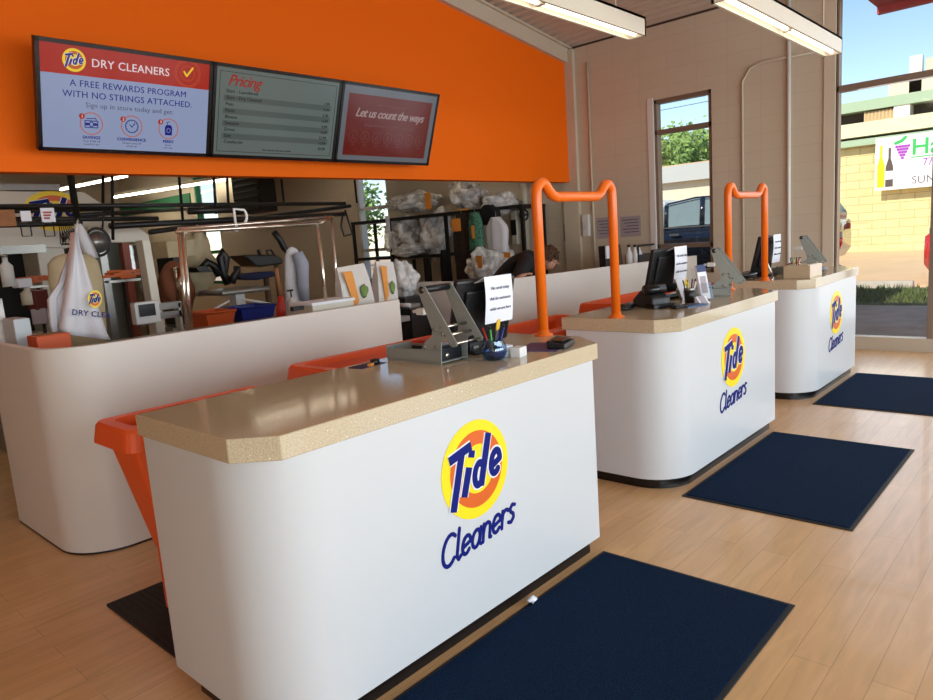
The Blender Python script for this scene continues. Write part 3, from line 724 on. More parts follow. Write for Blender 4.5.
# cars
carglass = mat('car glass', (120, 140, 150), .08, spec=1)
rimm = mat('wheel rim', (150, 150, 152), .3, metal=.8)
def car(cx, cy, paint, label, hgt=1.72, L=4.7, W=1.85, face=1, z0=G0):
    t = thing('car', label, 'car', (cx, cy, z0))
    def P(u, w, z): return (cx+w, cy+u*face, z0+z)
    h = hgt/1.72
    def ring(u, zlow, zhigh, w):
        return [P(u, -w/2, zlow), P(u, -w/2-.03, (zlow+zhigh)/2), P(u, -w/2+.04, zhigh), P(u, w/2-.04, zhigh), P(u, w/2+.03, (zlow+zhigh)/2), P(u, w/2, zlow)]
    st = [(-L/2, .42, .75, W*.82), (-L/2+.15, .28, .92, W*.94), (-L*.25, .24, 1.02*h, W), (0, .24, 1.06*h, W), (L*.25, .24, 1.05*h, W), (L/2-.12, .3, 1.02*h, W*.92), (L/2, .45, .95*h, W*.84)]
    b = MB(); b.loft([ring(*s_) for s_ in st], True, True); body = b.build('car_body', paint, t)
    gh = [(-L*.27, 1.02*h, 1.04*h, .78), (-L*.10, 1.03*h, 1.47*h, .70), (L*.02, 1.03*h, 1.55*h, .69), (L*.25, 1.03*h, 1.53*h, .69), (L*.44, 1.0*h, 1.42*h, .68), (L*.48, 1.0*h, 1.1*h, .76)]
    def gr(u, a, c, k, e=0): return [P(u, -W*.46-e, a), P(u, -W*k/1.6-e, c), P(u, W*k/1.6+e, c), P(u, W*.46+e, a)]
    b = MB(); b.loft([gr(*s_) for s_ in gh], True, False); b.build('cabin_glass', carglass, t)
    b = MB()
    b.loft([[P(u, -W*k/1.6-.01, c-.03), P(u, -W*k/1.6+.03, c+.035), P(u, W*k/1.6-.03, c+.035), P(u, W*k/1.6+.01, c-.03)] for u, a, c, k in gh[1:5]], True, False); b.build('roof', paint, t)
    b = MB()
    for i in (1, 3, 4):
        u, a, c, k = gh[i]
        for sgn in (-1, 1): b.tube([P(u, sgn*(W*.465), a), P(u, sgn*(W*k/1.6+.005), c)], .045, 6)
    u, a, c, k = gh[2]
    for sgn in (-1, 1): b.tube([P(u+.15, sgn*(W*.465), a), P(u+.15, sgn*(W*k/1.6+.005), c)], .05, 6)
    b.build('window_pillars', paint, t)
    b = MB()
    for sgn in (-1, 1): b.box(P(-L*.25, sgn*(W*.5)-.012, 1.02*h), P(L*.44, sgn*(W*.5)+.012, 1.045*h))
    b.build('chrome_strip', chrome, t)
    for sgn in (-1, 1):
        for u in (-.35, .75): 
            MB().box(P(u, sgn*(W/2+.04)-.015, .88*h), P(u+.2, sgn*(W/2+.04)+.015, .92*h)).build('door_handle', chrome, t)
        MB().blob(P(-L*.2, sgn*(W/2+.12), 1.12*h), (.09, .12, .08), 0, 1, 2).build('wing_mirror', paint, t)
        for u in (-L*.31, L*.31):
            b = MB(); c_ = P(u, sgn*(W/2-.1), .33); b.lathe(c_, [(.2, -.11), (.33, -.11), (.345, 0), (.33, .11), (.2, .11)], 24, (1, 0, 0)); w_ = b.build('wheel', rubber, t)
            b = MB(); b.lathe(c_, [(.0, -.09), (.2, -.08), (.2, .08), (0, .09)], 16, (1, 0, 0)); b.build('rim', rimm, w_)
        MB().blob(P(L/2-.05, sgn*W*.36, .85*h), (.12, .07, .09), 0, 1, 2).build('tail_light', redpl, t)
        MB().blob(P(-L/2+.1, sgn*W*.36, .72), (.12, .08, .07), 0, 1, 2).build('headlight', paper, t)
    return t
blackpaint = mat('dark blue black car paint', (22, 28, 40), .12, coat=.6)
silver = mat('silver car paint', (205, 210, 214), .2, metal=.3, coat=.5)
MB().prism([(11.2, 3.0, -.2), (15.5, 3.9, -.2), (24, 6.6, -.2), (33, 9, -.2), (33, 40, -.2), (11.2, 40, -.2)], (0, 0, .70)).build('raised_lot', asph)['kind'] = 'structure'
car(13.6, 5.85, blackpaint, 'black car parked close outside the narrow window', 1.70, z0=.50, face=-1)
p = aX(680, 200, 18); car(18, p.y+.5, silver, 'silver car behind the black car outside', 1.9, z0=.50)
redpaint = mat('red car paint', (190, 30, 24), .2, coat=.5)
p = aX(926, 236, 18.6); car(18.8, p.y-2.42, redpaint, 'red car at the right edge, mostly behind the window post', 1.9, face=1)
# low pale building and trees beyond the narrow window
p0 = aX(650, 190, 34)
t = thing('low_building', 'low pale grey building behind the parked cars', 'building', (34, p0.y, 0))
zr = aX(680, 166, 34).z; zm = aX(680, 182, 34).z
MB().box((34, 13.3, -.3), (40, 36, zm)).build('building_wall', mat('cream render', (212, 204, 184), .8), t)
MB().box((33.6, 13.2, zm), (40, 36, zr)).build('fascia', mat('pale fascia', (176, 182, 182), .7), t)
b = MB(); b.box((40, 13.5, zr), (48, 20, zr+.6)); b.build('far_roof', mat('tan roof', (200, 170, 140), .8), t)
leafm = mat('leaf green', (122, 152, 80), .8, var=.5, vscale=3)
barkm = mat('bark', (90, 72, 56), .9)
def tree(x, y, z, r, label, seed, zg=G0):
    t = thing('tree', label, 'tree', (x, y, zg), 'trees behind the low building')
    rnd = random.Random(seed); b = MB()
    for i in range(1500):
        u = Vector((rnd.gauss(0, 1), rnd.gauss(0, 1), rnd.gauss(0, .9))).normalized()*r*rnd.uniform(.45, 1)
        u *= 1+.35*noise.noise(u*(1.6/r)*1.5+Vector((seed, 0, 0)))
        c = Vector((x, y, z))+u; s_ = r*.085
        a = Vector((rnd.gauss(0, 1), rnd.gauss(0, 1), rnd.gauss(0, 1))).normalized(); c2_ = a.orthogonal().normalized()
        b.add([c-a*s_, c+c2_*s_*.6, c+a*s_, c-c2_*s_*.6], [(0, 1, 2, 3)])
    b.build('crown', leafm, t)
    MB().tube([(x, y, zg), (x+.1, y, z-r*.3), (x, y+.2, z)], [r*.1, r*.07, r*.03], 8).build('trunk', barkm, t)
for i, (px, py, r) in enumerate(((655, 158, 2.6), (672, 150, 2.9), (690, 153, 2.5), (705, 150, 2.7), (640, 160, 3))):
    xi = 50+[0, 8, 17, 26, 34][i]; c = aX(px, py, xi); r *= xi/50; tree(xi, c.y, c.z-1.0, r, ['leafy green tree at the left of the narrow window view', 'tallest leafy green tree behind the low building', 'small leafy green tree behind the low building', 'leafy green tree at the right of the narrow window view', 'leafy green tree hidden left of the narrow window'][i], i+2)
for i, (y, x) in enumerate(((13.6, 17), (19, 22), (25, 20), (30.5, 22))):
    tree(x, y, 2.4+.4*i, 1.8, 'green tree outside the back room window %s' % ['nearest the racks', 'farther along', 'beside the dark vent', 'at the far end'][i], 20+i)

# ================================================================== LIGHT
w = bpy.data.worlds.new('world'); S.world = w; w.use_nodes = True
nt = w.node_tree; bg = nt.nodes['Background']; sky = nt.nodes.new('ShaderNodeTexSky'); sky.sky_type = 'NISHITA'
sky.sun_disc = False; sky.sun_elevation = math.radians(42); sky.sun_rotation = math.radians(-100); sky.altitude = 300; sky.air_density = 1.0; sky.dust_density = .1; sky.ozone_density = 2
nt.links.new(sky.outputs[0], bg.inputs[0]); bg.inputs[1].default_value = .135
sd = bpy.data.lights.new('sun', 'SUN'); sd.energy = 4.0; sd.angle = .01; sd.color = (1, .93, .78)
so = bpy.data.objects.new('sun', sd); COL.objects.link(so)
so.rotation_euler = Vector((.72, -.22, -.62)).to_track_quat('-Z', 'Y').to_euler()
def area(name, loc, d, sx, sy, e, col):
    ld = bpy.data.lights.new(name, 'AREA'); ld.shape = 'RECTANGLE'; ld.size = sx; ld.size_y = sy; ld.energy = e; ld.color = col
    o = bpy.data.objects.new(name, ld); COL.objects.link(o); o.location = loc; o.rotation_euler = Vector(d).to_track_quat('-Z', 'Y').to_euler(); return o
for i, (x0, x1) in enumerate(((-3.35, -.6), (-.35, 2.4), (2.65, 5.4), (5.65, 8.4))):
    area('daylight_window', ((x0+x1)/2, YF-.3, 1.7), (0, 1, -.05), 2.7, 2.5, 112, (.80, .90, 1))
area('daylight_shopfront', (XR+.3, .0, 2.1), (-1, 0, -.1), 4.4, 3.6, 60, (.86, .93, 1))
S.view_settings.view_transform = 'Standard'; S.view_settings.look = 'None'; S.view_settings.exposure = .45; S.view_settings.gamma = 1
S.view_settings.use_curve_mapping = False
# ================================================================== THINGS ON THE COUNTERS
def label_press(O, label, rz=0):
    """grey metal tag press: O = world place of its near left corner; built at its own origin, then moved"""
    t = thing('label_press', label, 'press', (0, 0, 0), 'grey metal label presses on the counters')
    X0 = 2.16; ref = Vector((X0, aX(441.3, 369.5, X0).y, HT))
    def P(px, py, dx=0): q = aX(px, py, X0); return (dx, q.y-ref.y, q.z-ref.z)
    th = .004; Wd = .17
    base = [P(387.6, 365), P(441.3, 368.3), P(441.3, 350), P(387.9, 348)]
    brk = [P(421, 350), P(424, 343), P(432, 336), P(432, 330), P(424, 308), P(417.5, 290), P(419.5, 286.3), P(424.5, 286.3), P(457, 343.5), P(456.5, 346.5), P(452.5, 347.5), P(449.5, 345), P(447, 340.5), P(441.3, 343), P(441.3, 351)]
    for dx in (0, Wd):
        nm = 'side_plate'
        b = MB(); b.prism([Vector(p)+Vector((dx, 0, 0)) for p in base], (th, 0, 0)); b.prism([Vector(p)+Vector((dx, 0, 0)) for p in brk], (th, 0, 0)); b.build(nm, metal, t)
    y0 = P(441.3, 368)[1]; y1 = P(387.6, 365)[1]; zt = P(441.3, 350)[2]
    b = MB(); b.box((0, y0, .008), (Wd, y1, .012)); b.box((0, y1-.004, .008), (Wd, y1, zt)); b.build('base_tray', metal, t)
    b = MB(); b.box((.02, y0+.02, .012), (Wd-.01, y0+.10, zt-.004)); b.build('drive_block', blk, t)
    b = MB(); b.lathe((.06, y0+.02, zt*.5), [(.012, 0), (.012, .008), (0, .008)], 12, (0, -1, 0)); b.build('drive_knob', chrome, t)
    p = P(421.5, 290); b = MB(); b.tube([(-.002, p[1], p[2]), (Wd+.006, p[1], p[2])], .016, 12); b.build('handle_grip', blk, t)
    p = P(454, 344); b = MB(); b.tube([(0, p[1], p[2]), (Wd, p[1], p[2])], .006, 8); b.build('lower_rod', chrome, t)
    for q in ((445, 336), (440, 328)):
        p = P(*q); MB().tube([(0, p[1], p[2]), (Wd, p[1], p[2])], .007, 8).build('cross_rod', chrome, t)
    for q in ((425, 347), (436, 347), (434.7, 329), (442.5, 334), (423, 290)):
        p = P(*q); MB().lathe((-.001, p[1], p[2]), [(.008, 0), (.008, .004), (.004, .006), (0, .006)], 10, (-1, 0, 0)).build('bolt', steel, t)
    a = P(407, 349); c = P(431, 349); b = MB(); b.box((.03, c[1], .05), (.13, a[1], .075+.0)); b.build('ink_cartridge', blk, t)
    b = MB(); b.box((.03, c[1]-.005, .075), (.13, a[1]+.005, .088)); b.build('cartridge_clip', steel, t)
    b = MB(); b.prism([(.03, c[1]-.005, .088), (.03, a[1]+.005, .088), (.03, a[1]-.01, .098), (.03, c[1]-.005, .104)], (.10, 0, 0)); b.build('cartridge_lid', redpl, t)
    p = P(421, 312); b = MB(); b.cbox((.03, p[1]+.01, p[2]), (.06, .05, .03)); b.cbox((.03, p[1]+.045, p[2]+.0), (.05, .035, .014)); b.build('latch', mat('latch plastic', (205, 202, 194), .5), t, bevel=.004)
    b = MB()
    for x_ in (.015, Wd-.015):
        for y_ in (y0+.02, y1-.02): b.lathe((x_, y_, 0), [(.008, 0), (.008, .009)], 10)
    b.build('rubber_feet', rubber, t)
    t.location = (O[0], O[1], O[2]); t.rotation_euler = (0, 0, rz)
    return t
X0 = 2.16; yref = aX(441.3, 369.5, X0).y
lp = label_press((X0, yref, HT), 'grey metal label press with red-lidded cartridge on the nearest counter')
q = aZ(741, 286, HT)
l2 = copy_tree(lp); l2.location = (4.95, 2.0, HT); l2.rotation_euler = (0, 0, .25); l2['label'] = 'grey metal label press on the middle counter beside the leaflet holder'
l3 = copy_tree(lp); l3.location = (6.99, 2.03, HT); l3.rotation_euler = (0, 0, .12); l3['label'] = 'grey metal label press on the farthest counter behind the tan box'

def pos_monitor(cx, cy, label, w=.34, h=.33, lean=.45, rz=0, z0=HT):
    t = thing('till_monitor', label, 'monitor', (cx, cy, z0), 'black till monitors on the counters')
    R = Matrix.Translation((cx, cy, z0)) @ Matrix.Rotation(rz, 4, 'Z')
    b = MB(); b.box((-.10, -.02, 0), (.10, .18, .018), R); b.build('foot', blk, t, bevel=.006)
    b = MB(); b.prism([(-.04, .10, .018), (-.04, .15, .018), (-.04, .06, .2), (-.04, .02, .2)], (.08, 0, 0), R); b.build('neck', blk, t, bevel=.004)
    M = R @ Matrix.Translation((0, .10, .045)) @ Matrix.Rotation(lean, 4, 'X')
    b = MB(); b.box((-w/2, -.025, 0), (w/2, .01, h), M); b.build('casing', blk, t, bevel=.012)
    b = MB(); b.box((-w/2+.05, -.045, .05), (w/2-.05, -.025, h-.05), M); b.build('rear_cover', blk, t, bevel=.012)
    b = MB(); b.box((-w/2+.015, .010, .015), (w/2-.015, .012, h-.015), M); b.build('display', blkgl, t)
    return t, M
def note(M, x, z, w, h, label, lines=3, rz=0):
    c = M @ Vector((x, -.02, z)); t = thing('taped_note', label, 'note', c, 'white notes taped to the till monitors')
    FM = Matrix.Translation(c+Vector((0, -.035, -h/2+.006))) @ Matrix.Rotation(rz, 4, 'Z') @ Matrix.Rotation(.06, 4, 'X')
    vs = []; n = 8; b = MB()
    for i in range(n+1):
        v = i/n; zz = h*(.5-v); yy = -.014*math.sin(v*PI)*.5-.004*v
        if i == 0: vs.append(((-w/2), .06, zz-.03)); vs.append(((w/2), .06, zz-.03))
        vs += [(-w/2, yy-.002*math.sin(v*5), zz), (w/2, yy, zz)]
    b.add([FM @ Vector(v) for v in vs], [(2*i, 2*i+1, 2*i+3, 2*i+2) for i in range(n+1)], False)
    o = b.build('sheet', paper, t); so_ = o.modifiers.new('thickness', 'SOLIDIFY'); so_.thickness = .0012
    TM = FM @ frame((0, -.013, 0), (1, 0, 0), (0, 0, 1))
    for k, s_ in enumerate(('No cards today', 'Ask for assistance', 'while we are here')[:lines]):
        text(s_, h*.095, TM @ Matrix.Translation((0, h*(.22-.22*k), .002)), ink, t, 'handwriting', shear=.2, align='CENTER', ext=.0006)
    return t
t_, M1 = pos_monitor(2.51, 2.17, 'black till monitor on the nearest counter, seen from behind', rz=-.25, lean=.3)
note(M1, .025, .335, .20, .22, 'white handwritten note taped to the nearest till monitor')
t_, M2 = pos_monitor(4.80, 2.36, 'black till monitor on the middle counter, seen from behind', w=.36, h=.34, rz=-.2, lean=.25)
note(M2, .06, .345, .2, .26, 'white handwritten note taped to the till monitor on the middle counter')
t_, M3 = pos_monitor(6.80, 2.34, 'black till monitor on the farthest counter, seen from behind', w=.34, h=.34, rz=-.15, lean=.25)
note(M3, .04, .345, .2, .26, 'white handwritten note taped to the till monitor on the farthest counter')

def scissors(c, rz, label, up=True):
    t = thing('scissors', label, 'scissors', c)
    R = Matrix.Translation(c) @ Matrix.Rotation(rz, 4, 'Z') @ Matrix.Rotation(.2, 4, 'X')
    for s_ in (-1, 1):
        b = MB(); b.tube([R @ Vector((s_*.016+.013*math.cos(k*PI/7), 0, .125+.022*math.sin(k*PI/7))) for k in range(14)], .0045, 6, True); b.build('handle', yellpl, t)
        MB().prism([(s_*.012, 0, .1), (s_*.02, 0, .1), (-s_*.002, 0, 0), (-s_*.004, 0, .0)], (0, .002, 0), R).build('blade', steel, t)
    return t
# glass bowl with pens
c = aZ(500, 360, HT); c.y += .03
bg_ = glass_mat('blue glass', .12, (.35, .62, .82))
t = thing('glass_bowl', 'round blue glass bowl of pens beside the nearest till monitor', 'bowl', c)
MB().lathe(c, [(.03, 0), (.045, .006), (.058, .035), (.056, .06), (.042, .085), (.044, .092), (.041, .092), (.039, .085), (.052, .06), (.054, .035), (.042, .01), (0, .008)], 24).build('bowl_wall', bg_, t)
MB().blob((c.x, c.y, c.z+.028), (.04, .04, .018), .3, 6, 2, 4).build('glass_beads', mat('blue beads', (40, 90, 140), .2, var=.5, vscale=90), t)
def pen(c, d, L, m, label, group, r=.0045):
    d = Vector(d).normalized(); t = thing('pen', label, 'pen', c, group)
    MB().tube([Vector(c), Vector(c)+d*L], r, 7).build('barrel', m, t)
    MB().tube([Vector(c)+d*L, Vector(c)+d*(L+.012)], [r*1.15, r*.6], 7).build('cap', blk, t)
pcs = [(whitepl, 'white'), (bluepl, 'blue'), (blk, 'black'), (redpl, 'red'), (yellpl, 'yellow'), (mat('green plastic', (60, 160, 70), .4), 'green')]
for k in range(4):
    m_, nm = pcs[(k*2+1) % 6]; a = k*1.7
    pen((c.x+.015*math.cos(a), c.y+.015*math.sin(a), c.z+.03), (.3*math.cos(a+.3), .3*math.sin(a+.3), 1), .12, m_, '%s pen sticking out of the blue glass bowl' % nm, 'pens in the glass bowl')
scissors((c.x, c.y, c.z+.035), .5, 'yellow-handled scissors standing in the blue glass bowl')
# scanner drum, white tag box, tag heap, card reader, papers
q = aZ(484, 345, HT+.03); t = thing('tag_printer', 'black tag printer with a drum beside the nearest label press', 'printer', (q.x, q.y+.1, HT))
o = (q.x, q.y+.1)
b = MB(); b.box((o[0]-.07, o[1]-.07, HT), (o[0]+.07, o[1]+.07, HT+.05)); b.build('printer_body', blk, t, bevel=.008)
b = MB(); b.tube([(o[0]-.08, o[1], HT+.085), (o[0]+.08, o[1]-.02, HT+.085)], .034, 18); b.build('drum', blkgl, t)
MB().box((o[0]-.05, o[1]-.075, HT+.01), (o[0]-.01, o[1]-.07, HT+.03)).build('label_plate', steel, t)
q = aZ(524, 357, HT); t = thing('tag_box', 'small white box of tags beside the blue glass bowl', 'box', q)
b = MB(); b.cbox((q.x, q.y+.03, HT+.0225), (.07, .05, .045), .2); b.build('carton', whitepl, t, bevel=.002)
random.seed(5)
for k in range(4):
    z_ = HT+.0005+(.012*k); x_ = q.x-.005+random.uniform(-.01, .01); y_ = q.y+.105+random.uniform(-.008, .008)
    tag(MB().cbox((x_, y_, z_+.006), (.085-.008*k, .06, .012), random.uniform(-.4, .4)).build('tag_pad', paper, bevel=.001), ['lowest white tag pad of the stack behind the small tag box', 'second white tag pad from the bottom of the stack', 'third white tag pad from the bottom of the stack', 'topmost white tag pad of the stack behind the tag box'][k], 'pad', 'white tag pads on the nearest counter')
q = aZ(556, 348, HT); t = thing('card_reader', 'black card reader lying at the right end of the nearest worktop', 'card reader', q)
b = MB(); R = Matrix.Translation((q.x+.05, q.y-.0, HT+.003)) @ Matrix.Rotation(.3, 4, 'Z'); b.prism([(-.10, -.045, 0), (-.10, .045, 0), (-.10, .045, .04), (-.10, -.045, .022)], (.17, 0, 0), R); b.build('reader_body', blk, t, bevel=.005)
MB().box((-.08, -.03, .034), (-.01, .03, .038), R).build('keypad', blkgl, t); MB().box((.0, -.03, .034), (.06, .03, .037), R).build('reader_display', mat('grey display', (70, 80, 84), .2), t)
tag(MB().cbox((q.x+.0, q.y+.075, HT+.0012), (.26, .2, .002), .35).build('paper_sheet', pinkp), 'dark purple sheet under the black card reader', 'paper')
q = aZ(373, 366, HT); tag(MB().cbox((q.x, q.y+.04, HT+.0012), (.16, .09, .002), .1).build('paper_sheet', mat('navy paper', (40, 36, 80), .6)), 'dark blue sheet left of the grey label press', 'paper')
t = thing('tape_dispenser', 'small black and orange roll on the dark blue sheet', 'tape', (q.x+.03, q.y+.02, HT+.003))
MB().lathe((q.x+.03, q.y+.02, HT+.003), [(.022, 0), (.022, .022), (.012, .022), (.012, .0)], 18).build('roll', blk, t)
MB().cbox((q.x-.012, q.y-.0, HT+.009), (.03, .018, .012), .4).build('cutter', tagor, t)

# middle counter
q = aZ(668, 306, HT); t = thing('card_terminal', 'bulky black card terminal at the left of the middle counter', 'card reader', (4.34, 2.30, HT))
R = Matrix.Translation((4.33, 2.27, HT)) @ Matrix.Rotation(-.5, 4, 'Z')
b = MB(); b.prism([(-.07, -.12, 0), (-.07, .12, 0), (-.07, .12, .05), (-.07, .02, .12), (-.07, -.12, .07)], (.14, 0, 0), R); b.build('terminal_body', blk, t, bevel=.01)
MB().tube([R @ Vector((-.075, -.04, .12)), R @ Vector((.075, -.04, .12))], .035, 16).build('paper_roll_cover', blkgl, t)
MB().box((-.075, -.15, 0), (.085, -.05, .03), R).build('keypad', blkgl, t, bevel=.005)
q = aZ(652, 308, HT); t = thing('flip_phone', 'flat black handset lying before the card terminal on the middle counter', 'phone', q)
R = Matrix.Translation((4.26, 2.02, HT)) @ Matrix.Rotation(-.2, 4, 'Z')
MB().box((-.05, 0, .0), (.09, .055, .022), R).build('handset_body', blkgl, t, bevel=.006); MB().box((-.03, .01, .022), (.04, .045, .024), R).build('handset_screen', blk, t)
tag(MB().cbox((4.41, 2.02, HT+.004), (.2, .1, .008), -.25).build('notepad', mat('blue pad', (60, 92, 130), .5)), 'blue pad lying at the front edge of the middle counter', 'pad')
def cup(c, label, m, n, where, grp):
    t = thing('pen_cup', label, 'cup', c); MB().lathe(c, [(.034, 0), (.038, .10), (.035, .10), (.032, .006), (0, .006)], 20).build('cup_wall', m, t)
    MB().lathe((c[0], c[1], c[2]+.085), [(.0385, 0), (.0395, .004), (.0395, .012), (.0385, .016)], 20).build('rim_band', steel, t)
    for k in range(n):
        m_, nm = pcs[(k*5+2) % 6]; a = k*2.4
        pen((c[0]+.014*math.cos(a), c[1]+.014*math.sin(a), c[2]+.012), (.22*math.cos(a), .22*math.sin(a), 1), .14, m_, '%s pen in the %s' % (nm, where), grp)
cup((4.60, 2.12, HT), 'dark mesh pen cup on the middle counter', blkmet, 6, 'dark pen cup on the middle counter', 'pens in the dark cup')
scissors((4.57, 2.16, HT+.02), .3, 'yellow-handled scissors in the dark pen cup on the middle counter')
t = thing('leaflet_holder', 'clear holder with tall white leaflets on the middle counter', 'holder', (4.74, 2.07, HT))
R = Matrix.Translation((4.74, 2.07, HT)) @ Matrix.Rotation(-.3, 4, 'Z') @ Matrix.Rotation(-.2, 4, 'X')
clear = glass_mat('clear acrylic', .12)
b = MB(); b.box((-.055, -.03, 0), (.055, -.027, .12), R); b.box((-.055, .027, 0), (.055, .03, .24), R); b.box((-.055, -.03, 0), (-.052, .03, .12), R); b.box((.052, -.03, 0), (.055, .03, .12), R); b.box((-.055, -.03, 0), (.055, .03, .004), R); b.build('acrylic_box', clear, t)
lf = thing('leaflet', 'stack of tall white leaflets with a navy head in the clear holder', 'leaflet', (4.74, 2.07, HT+.01))
MB().box((-.045, -.012, .008), (.045, .008, .25), R).build('leaflet_stack', paper, lf)
MB().box((-.045, -.0125, .20), (.045, -.012, .25), R).build('header_print', mat('navy print', (40, 56, 100), .5), lf)
MB().box((-.03, -.0125, .05), (.03, -.012, .17), R).build('text_print', paper2, lf)
t = thing('business_card_tray', 'small white card stand before the pen cup on the middle counter', 'card', (4.52, 2.0, HT))
R = Matrix.Translation((4.54, 2.0, HT)) @ Matrix.Rotation(-.3, 4, 'Z')
MB().prism([(-.045, -.02, 0), (-.045, .03, 0), (-.045, .03, .05), (-.045, .02, .05)], (.09, 0, 0), R).build('card_stand', paper, t)
MB().prism([(-.03, -.0215, .0), (-.03, .0185, .05), (-.03, .0175, .05), (-.03, -.0225, .0)], (.06, 0, 0), R).build('card_print', paper2, t)
t = thing('desk_lamp_card', 'cream card leaning behind the pens on the middle counter', 'card', (4.80, 2.2, HT))
R = Matrix.Translation((4.82, 2.24, HT)) @ Matrix.Rotation(-.35, 4, 'X'); MB().box((-.07, 0, 0), (.07, .004, .16), R).build('card_face', paper, t)
t.name = 'leaning_card'
tag(MB().tube([aZ(700, 292, HT+.004)+Vector((.04*i-.25, .05*math.sin(i*1.1)+.1, 0)) for i in range(9)], .004, 6).build('cable', blk), 'thin black cable trailing over the middle counter', 'cable')
MB()
tag(MB().blob((4.16, 2.36, HT+.02), (.09, .05, .02), .25, 3, 3, 8).build('mouse_pouch', blkgl), 'low black pouch beside the right post of the front arch', 'pouch')

# far counter
q = aZ(795, 279, HT); t = thing('till_riser', 'small tan speckled box standing on the farthest counter', 'box', (6.42, 2.02, HT))
b = MB(); b.box((6.44, 1.88, HT), (6.78, 2.10, HT+.11)); b.build('riser_body', worktop, t, bevel=.003)
MB().box((6.46, 1.90, HT+.11), (6.76, 2.08, HT+.113)).build('riser_top', worktop, t)
t = thing('handset', 'long black handset on the right end of the farthest counter', 'phone', (7.0, 1.98, HT))
MB().blob((7.05, 1.98, HT+.028), (.17, .06, .026), .1, 3, 3, 2).build('handset_shell', blk, t); MB().box((6.95, 1.95, HT+.045), (7.1, 2.0, HT+.056)).build('handset_buttons', blkgl, t)
cup((6.88, 2.14, HT), 'pen cup behind the tan box on the farthest counter', bluepl, 6, 'cup on the farthest counter', 'pens in the far cup')
tag(MB().blob((6.46, 2.42, HT+.035), (.18, .07, .035), .15, 2.5, 3, 6).build('cable_pouch', blkgl), 'low black pouch behind the left post of the far arch', 'pouch')
tag(MB().prism([(6.63, 2.25, HT+.0), (6.66, 2.25, HT+.0), (6.61, 2.32, HT+.2), (6.58, 2.32, HT+.2)], (0, .01, 0)).build('display_strut', chrome), 'thin bright strut leaning in front of the farthest till monitor', 'strut')
#P4
# ================================================================== BACK ROOM
tubeb = mat('bright back room tube', (255, 246, 226), .5, emit=14)
def bx(x0, y0, z0, x1, y1, z1): return MB().box((x0, y0, z0), (x1, y1, z1))
# ceiling lights of the back room
for (pa, pb, z_, lab, n_) in (((30, 196), (128, 176), 3.55, 'bright fluorescent light near the big cleaning machine in the back room', 1), ((60, 206), (244, 177), 3.35, 'long fluorescent light above the rails in the back room', 1)):
    A_ = aZ(*pa, z_); B_ = aZ(*pb, z_)
    if B_.x > 8.85: B_ = A_+(B_-A_)*((8.85-A_.x)/(B_.x-A_.x))
    if A_.y > 20: A_ = A_+(B_-A_)*((A_.y-20)/(A_.y-B_.y))
    dv = (B_-A_); L_ = dv.length; ang = math.atan2(dv.y, dv.x); mid = (A_+B_)/2
    t = thing('fluorescent_fixture', lab, 'light', mid, 'fluorescent lights of the back room')
    R = Matrix.Translation(mid) @ Matrix.Rotation(ang, 4, 'Z')
    MB().box((-L_/2, -.09, .03), (L_/2, .09, .10), R).build('housing', fixt, t)
    k = max(2, int(L_/2.4))
    for j in range(k):
        x0 = -L_/2+j*L_/k+.05
        MB().tube([R @ Vector((x0, 0, 0)), R @ Vector((x0+L_/k-.1, 0, 0))], .022, 8).build('tube', tubeb, t)
for i, (x, y) in enumerate(((3.2, 8.3), (7.2, 7.6), (7.4, 11.0), (0.6, 7.4))):
    fixture(x-1.2, x+1.2, y, 3.45, 'fluorescent light above the back room, %s' % ['over the cleaning machine', 'over the bagged clothes', 'over the ironing boards', 'over the far left corner'][i], group='fluorescent lights of the back room', tm=tubeb)

# table behind the left half wall
TB = 1.02
t = thing('work_table', 'grey work table behind the left half wall', 'table', (2.45, 4.5, 0))
bx(1.26, 4.12, TB-.04, 3.82, 5.6, TB).build('table_top', steel, t)
for x_ in (1.40, 3.74):
    for y_ in (4.36, 5.5): bx(x_, y_, 0, x_+.04, y_+.04, TB-.04).build('leg', steel, t)
TY = 4.45
def at(px, py, Y=TY): return aY(px, py, Y)
# white box, orange tray, sticks
p = at(13, 320, 5.05); q = at(35, 350, 5.05)
t = thing('white_carton', 'tall plain white box at the left end of the left half wall', 'box', (p.x, 5.05, TB)); bx(p.x, 5.05, TB, q.x, 5.3, p.z).build('carton', mat('pale carton', (196, 204, 208), .6), t, bevel=.004)
bx(p.x+.01, 5.06, p.z, q.x-.01, 5.29, p.z+.004).build('lid', paper2, t)
p = at(-14, 300, 5.35); q = at(11, 350, 5.35)
tag(bx(max(p.x, 1.27), 5.35, TB, q.x, 5.55, p.z).build('plastic_sheet', film), 'hazy plastic-wrapped bundle at the left edge behind the half wall', 'bundle')
p = at(36, 337, 4.7); q = at(73, 350, 4.7)
t = thing('orange_tray', 'flat orange tray just inside the left half wall', 'tray', (p.x, 4.7, TB)); b = bx(p.x, 4.7, TB, q.x, 4.88, p.z); b.build('tray', mat('orange tray plastic', (206, 82, 22), .5), t, bevel=.005)
bx(p.x+.02, 4.72, p.z-.001, q.x-.02, 4.86, p.z+.003).build('tray_liner', card, t)
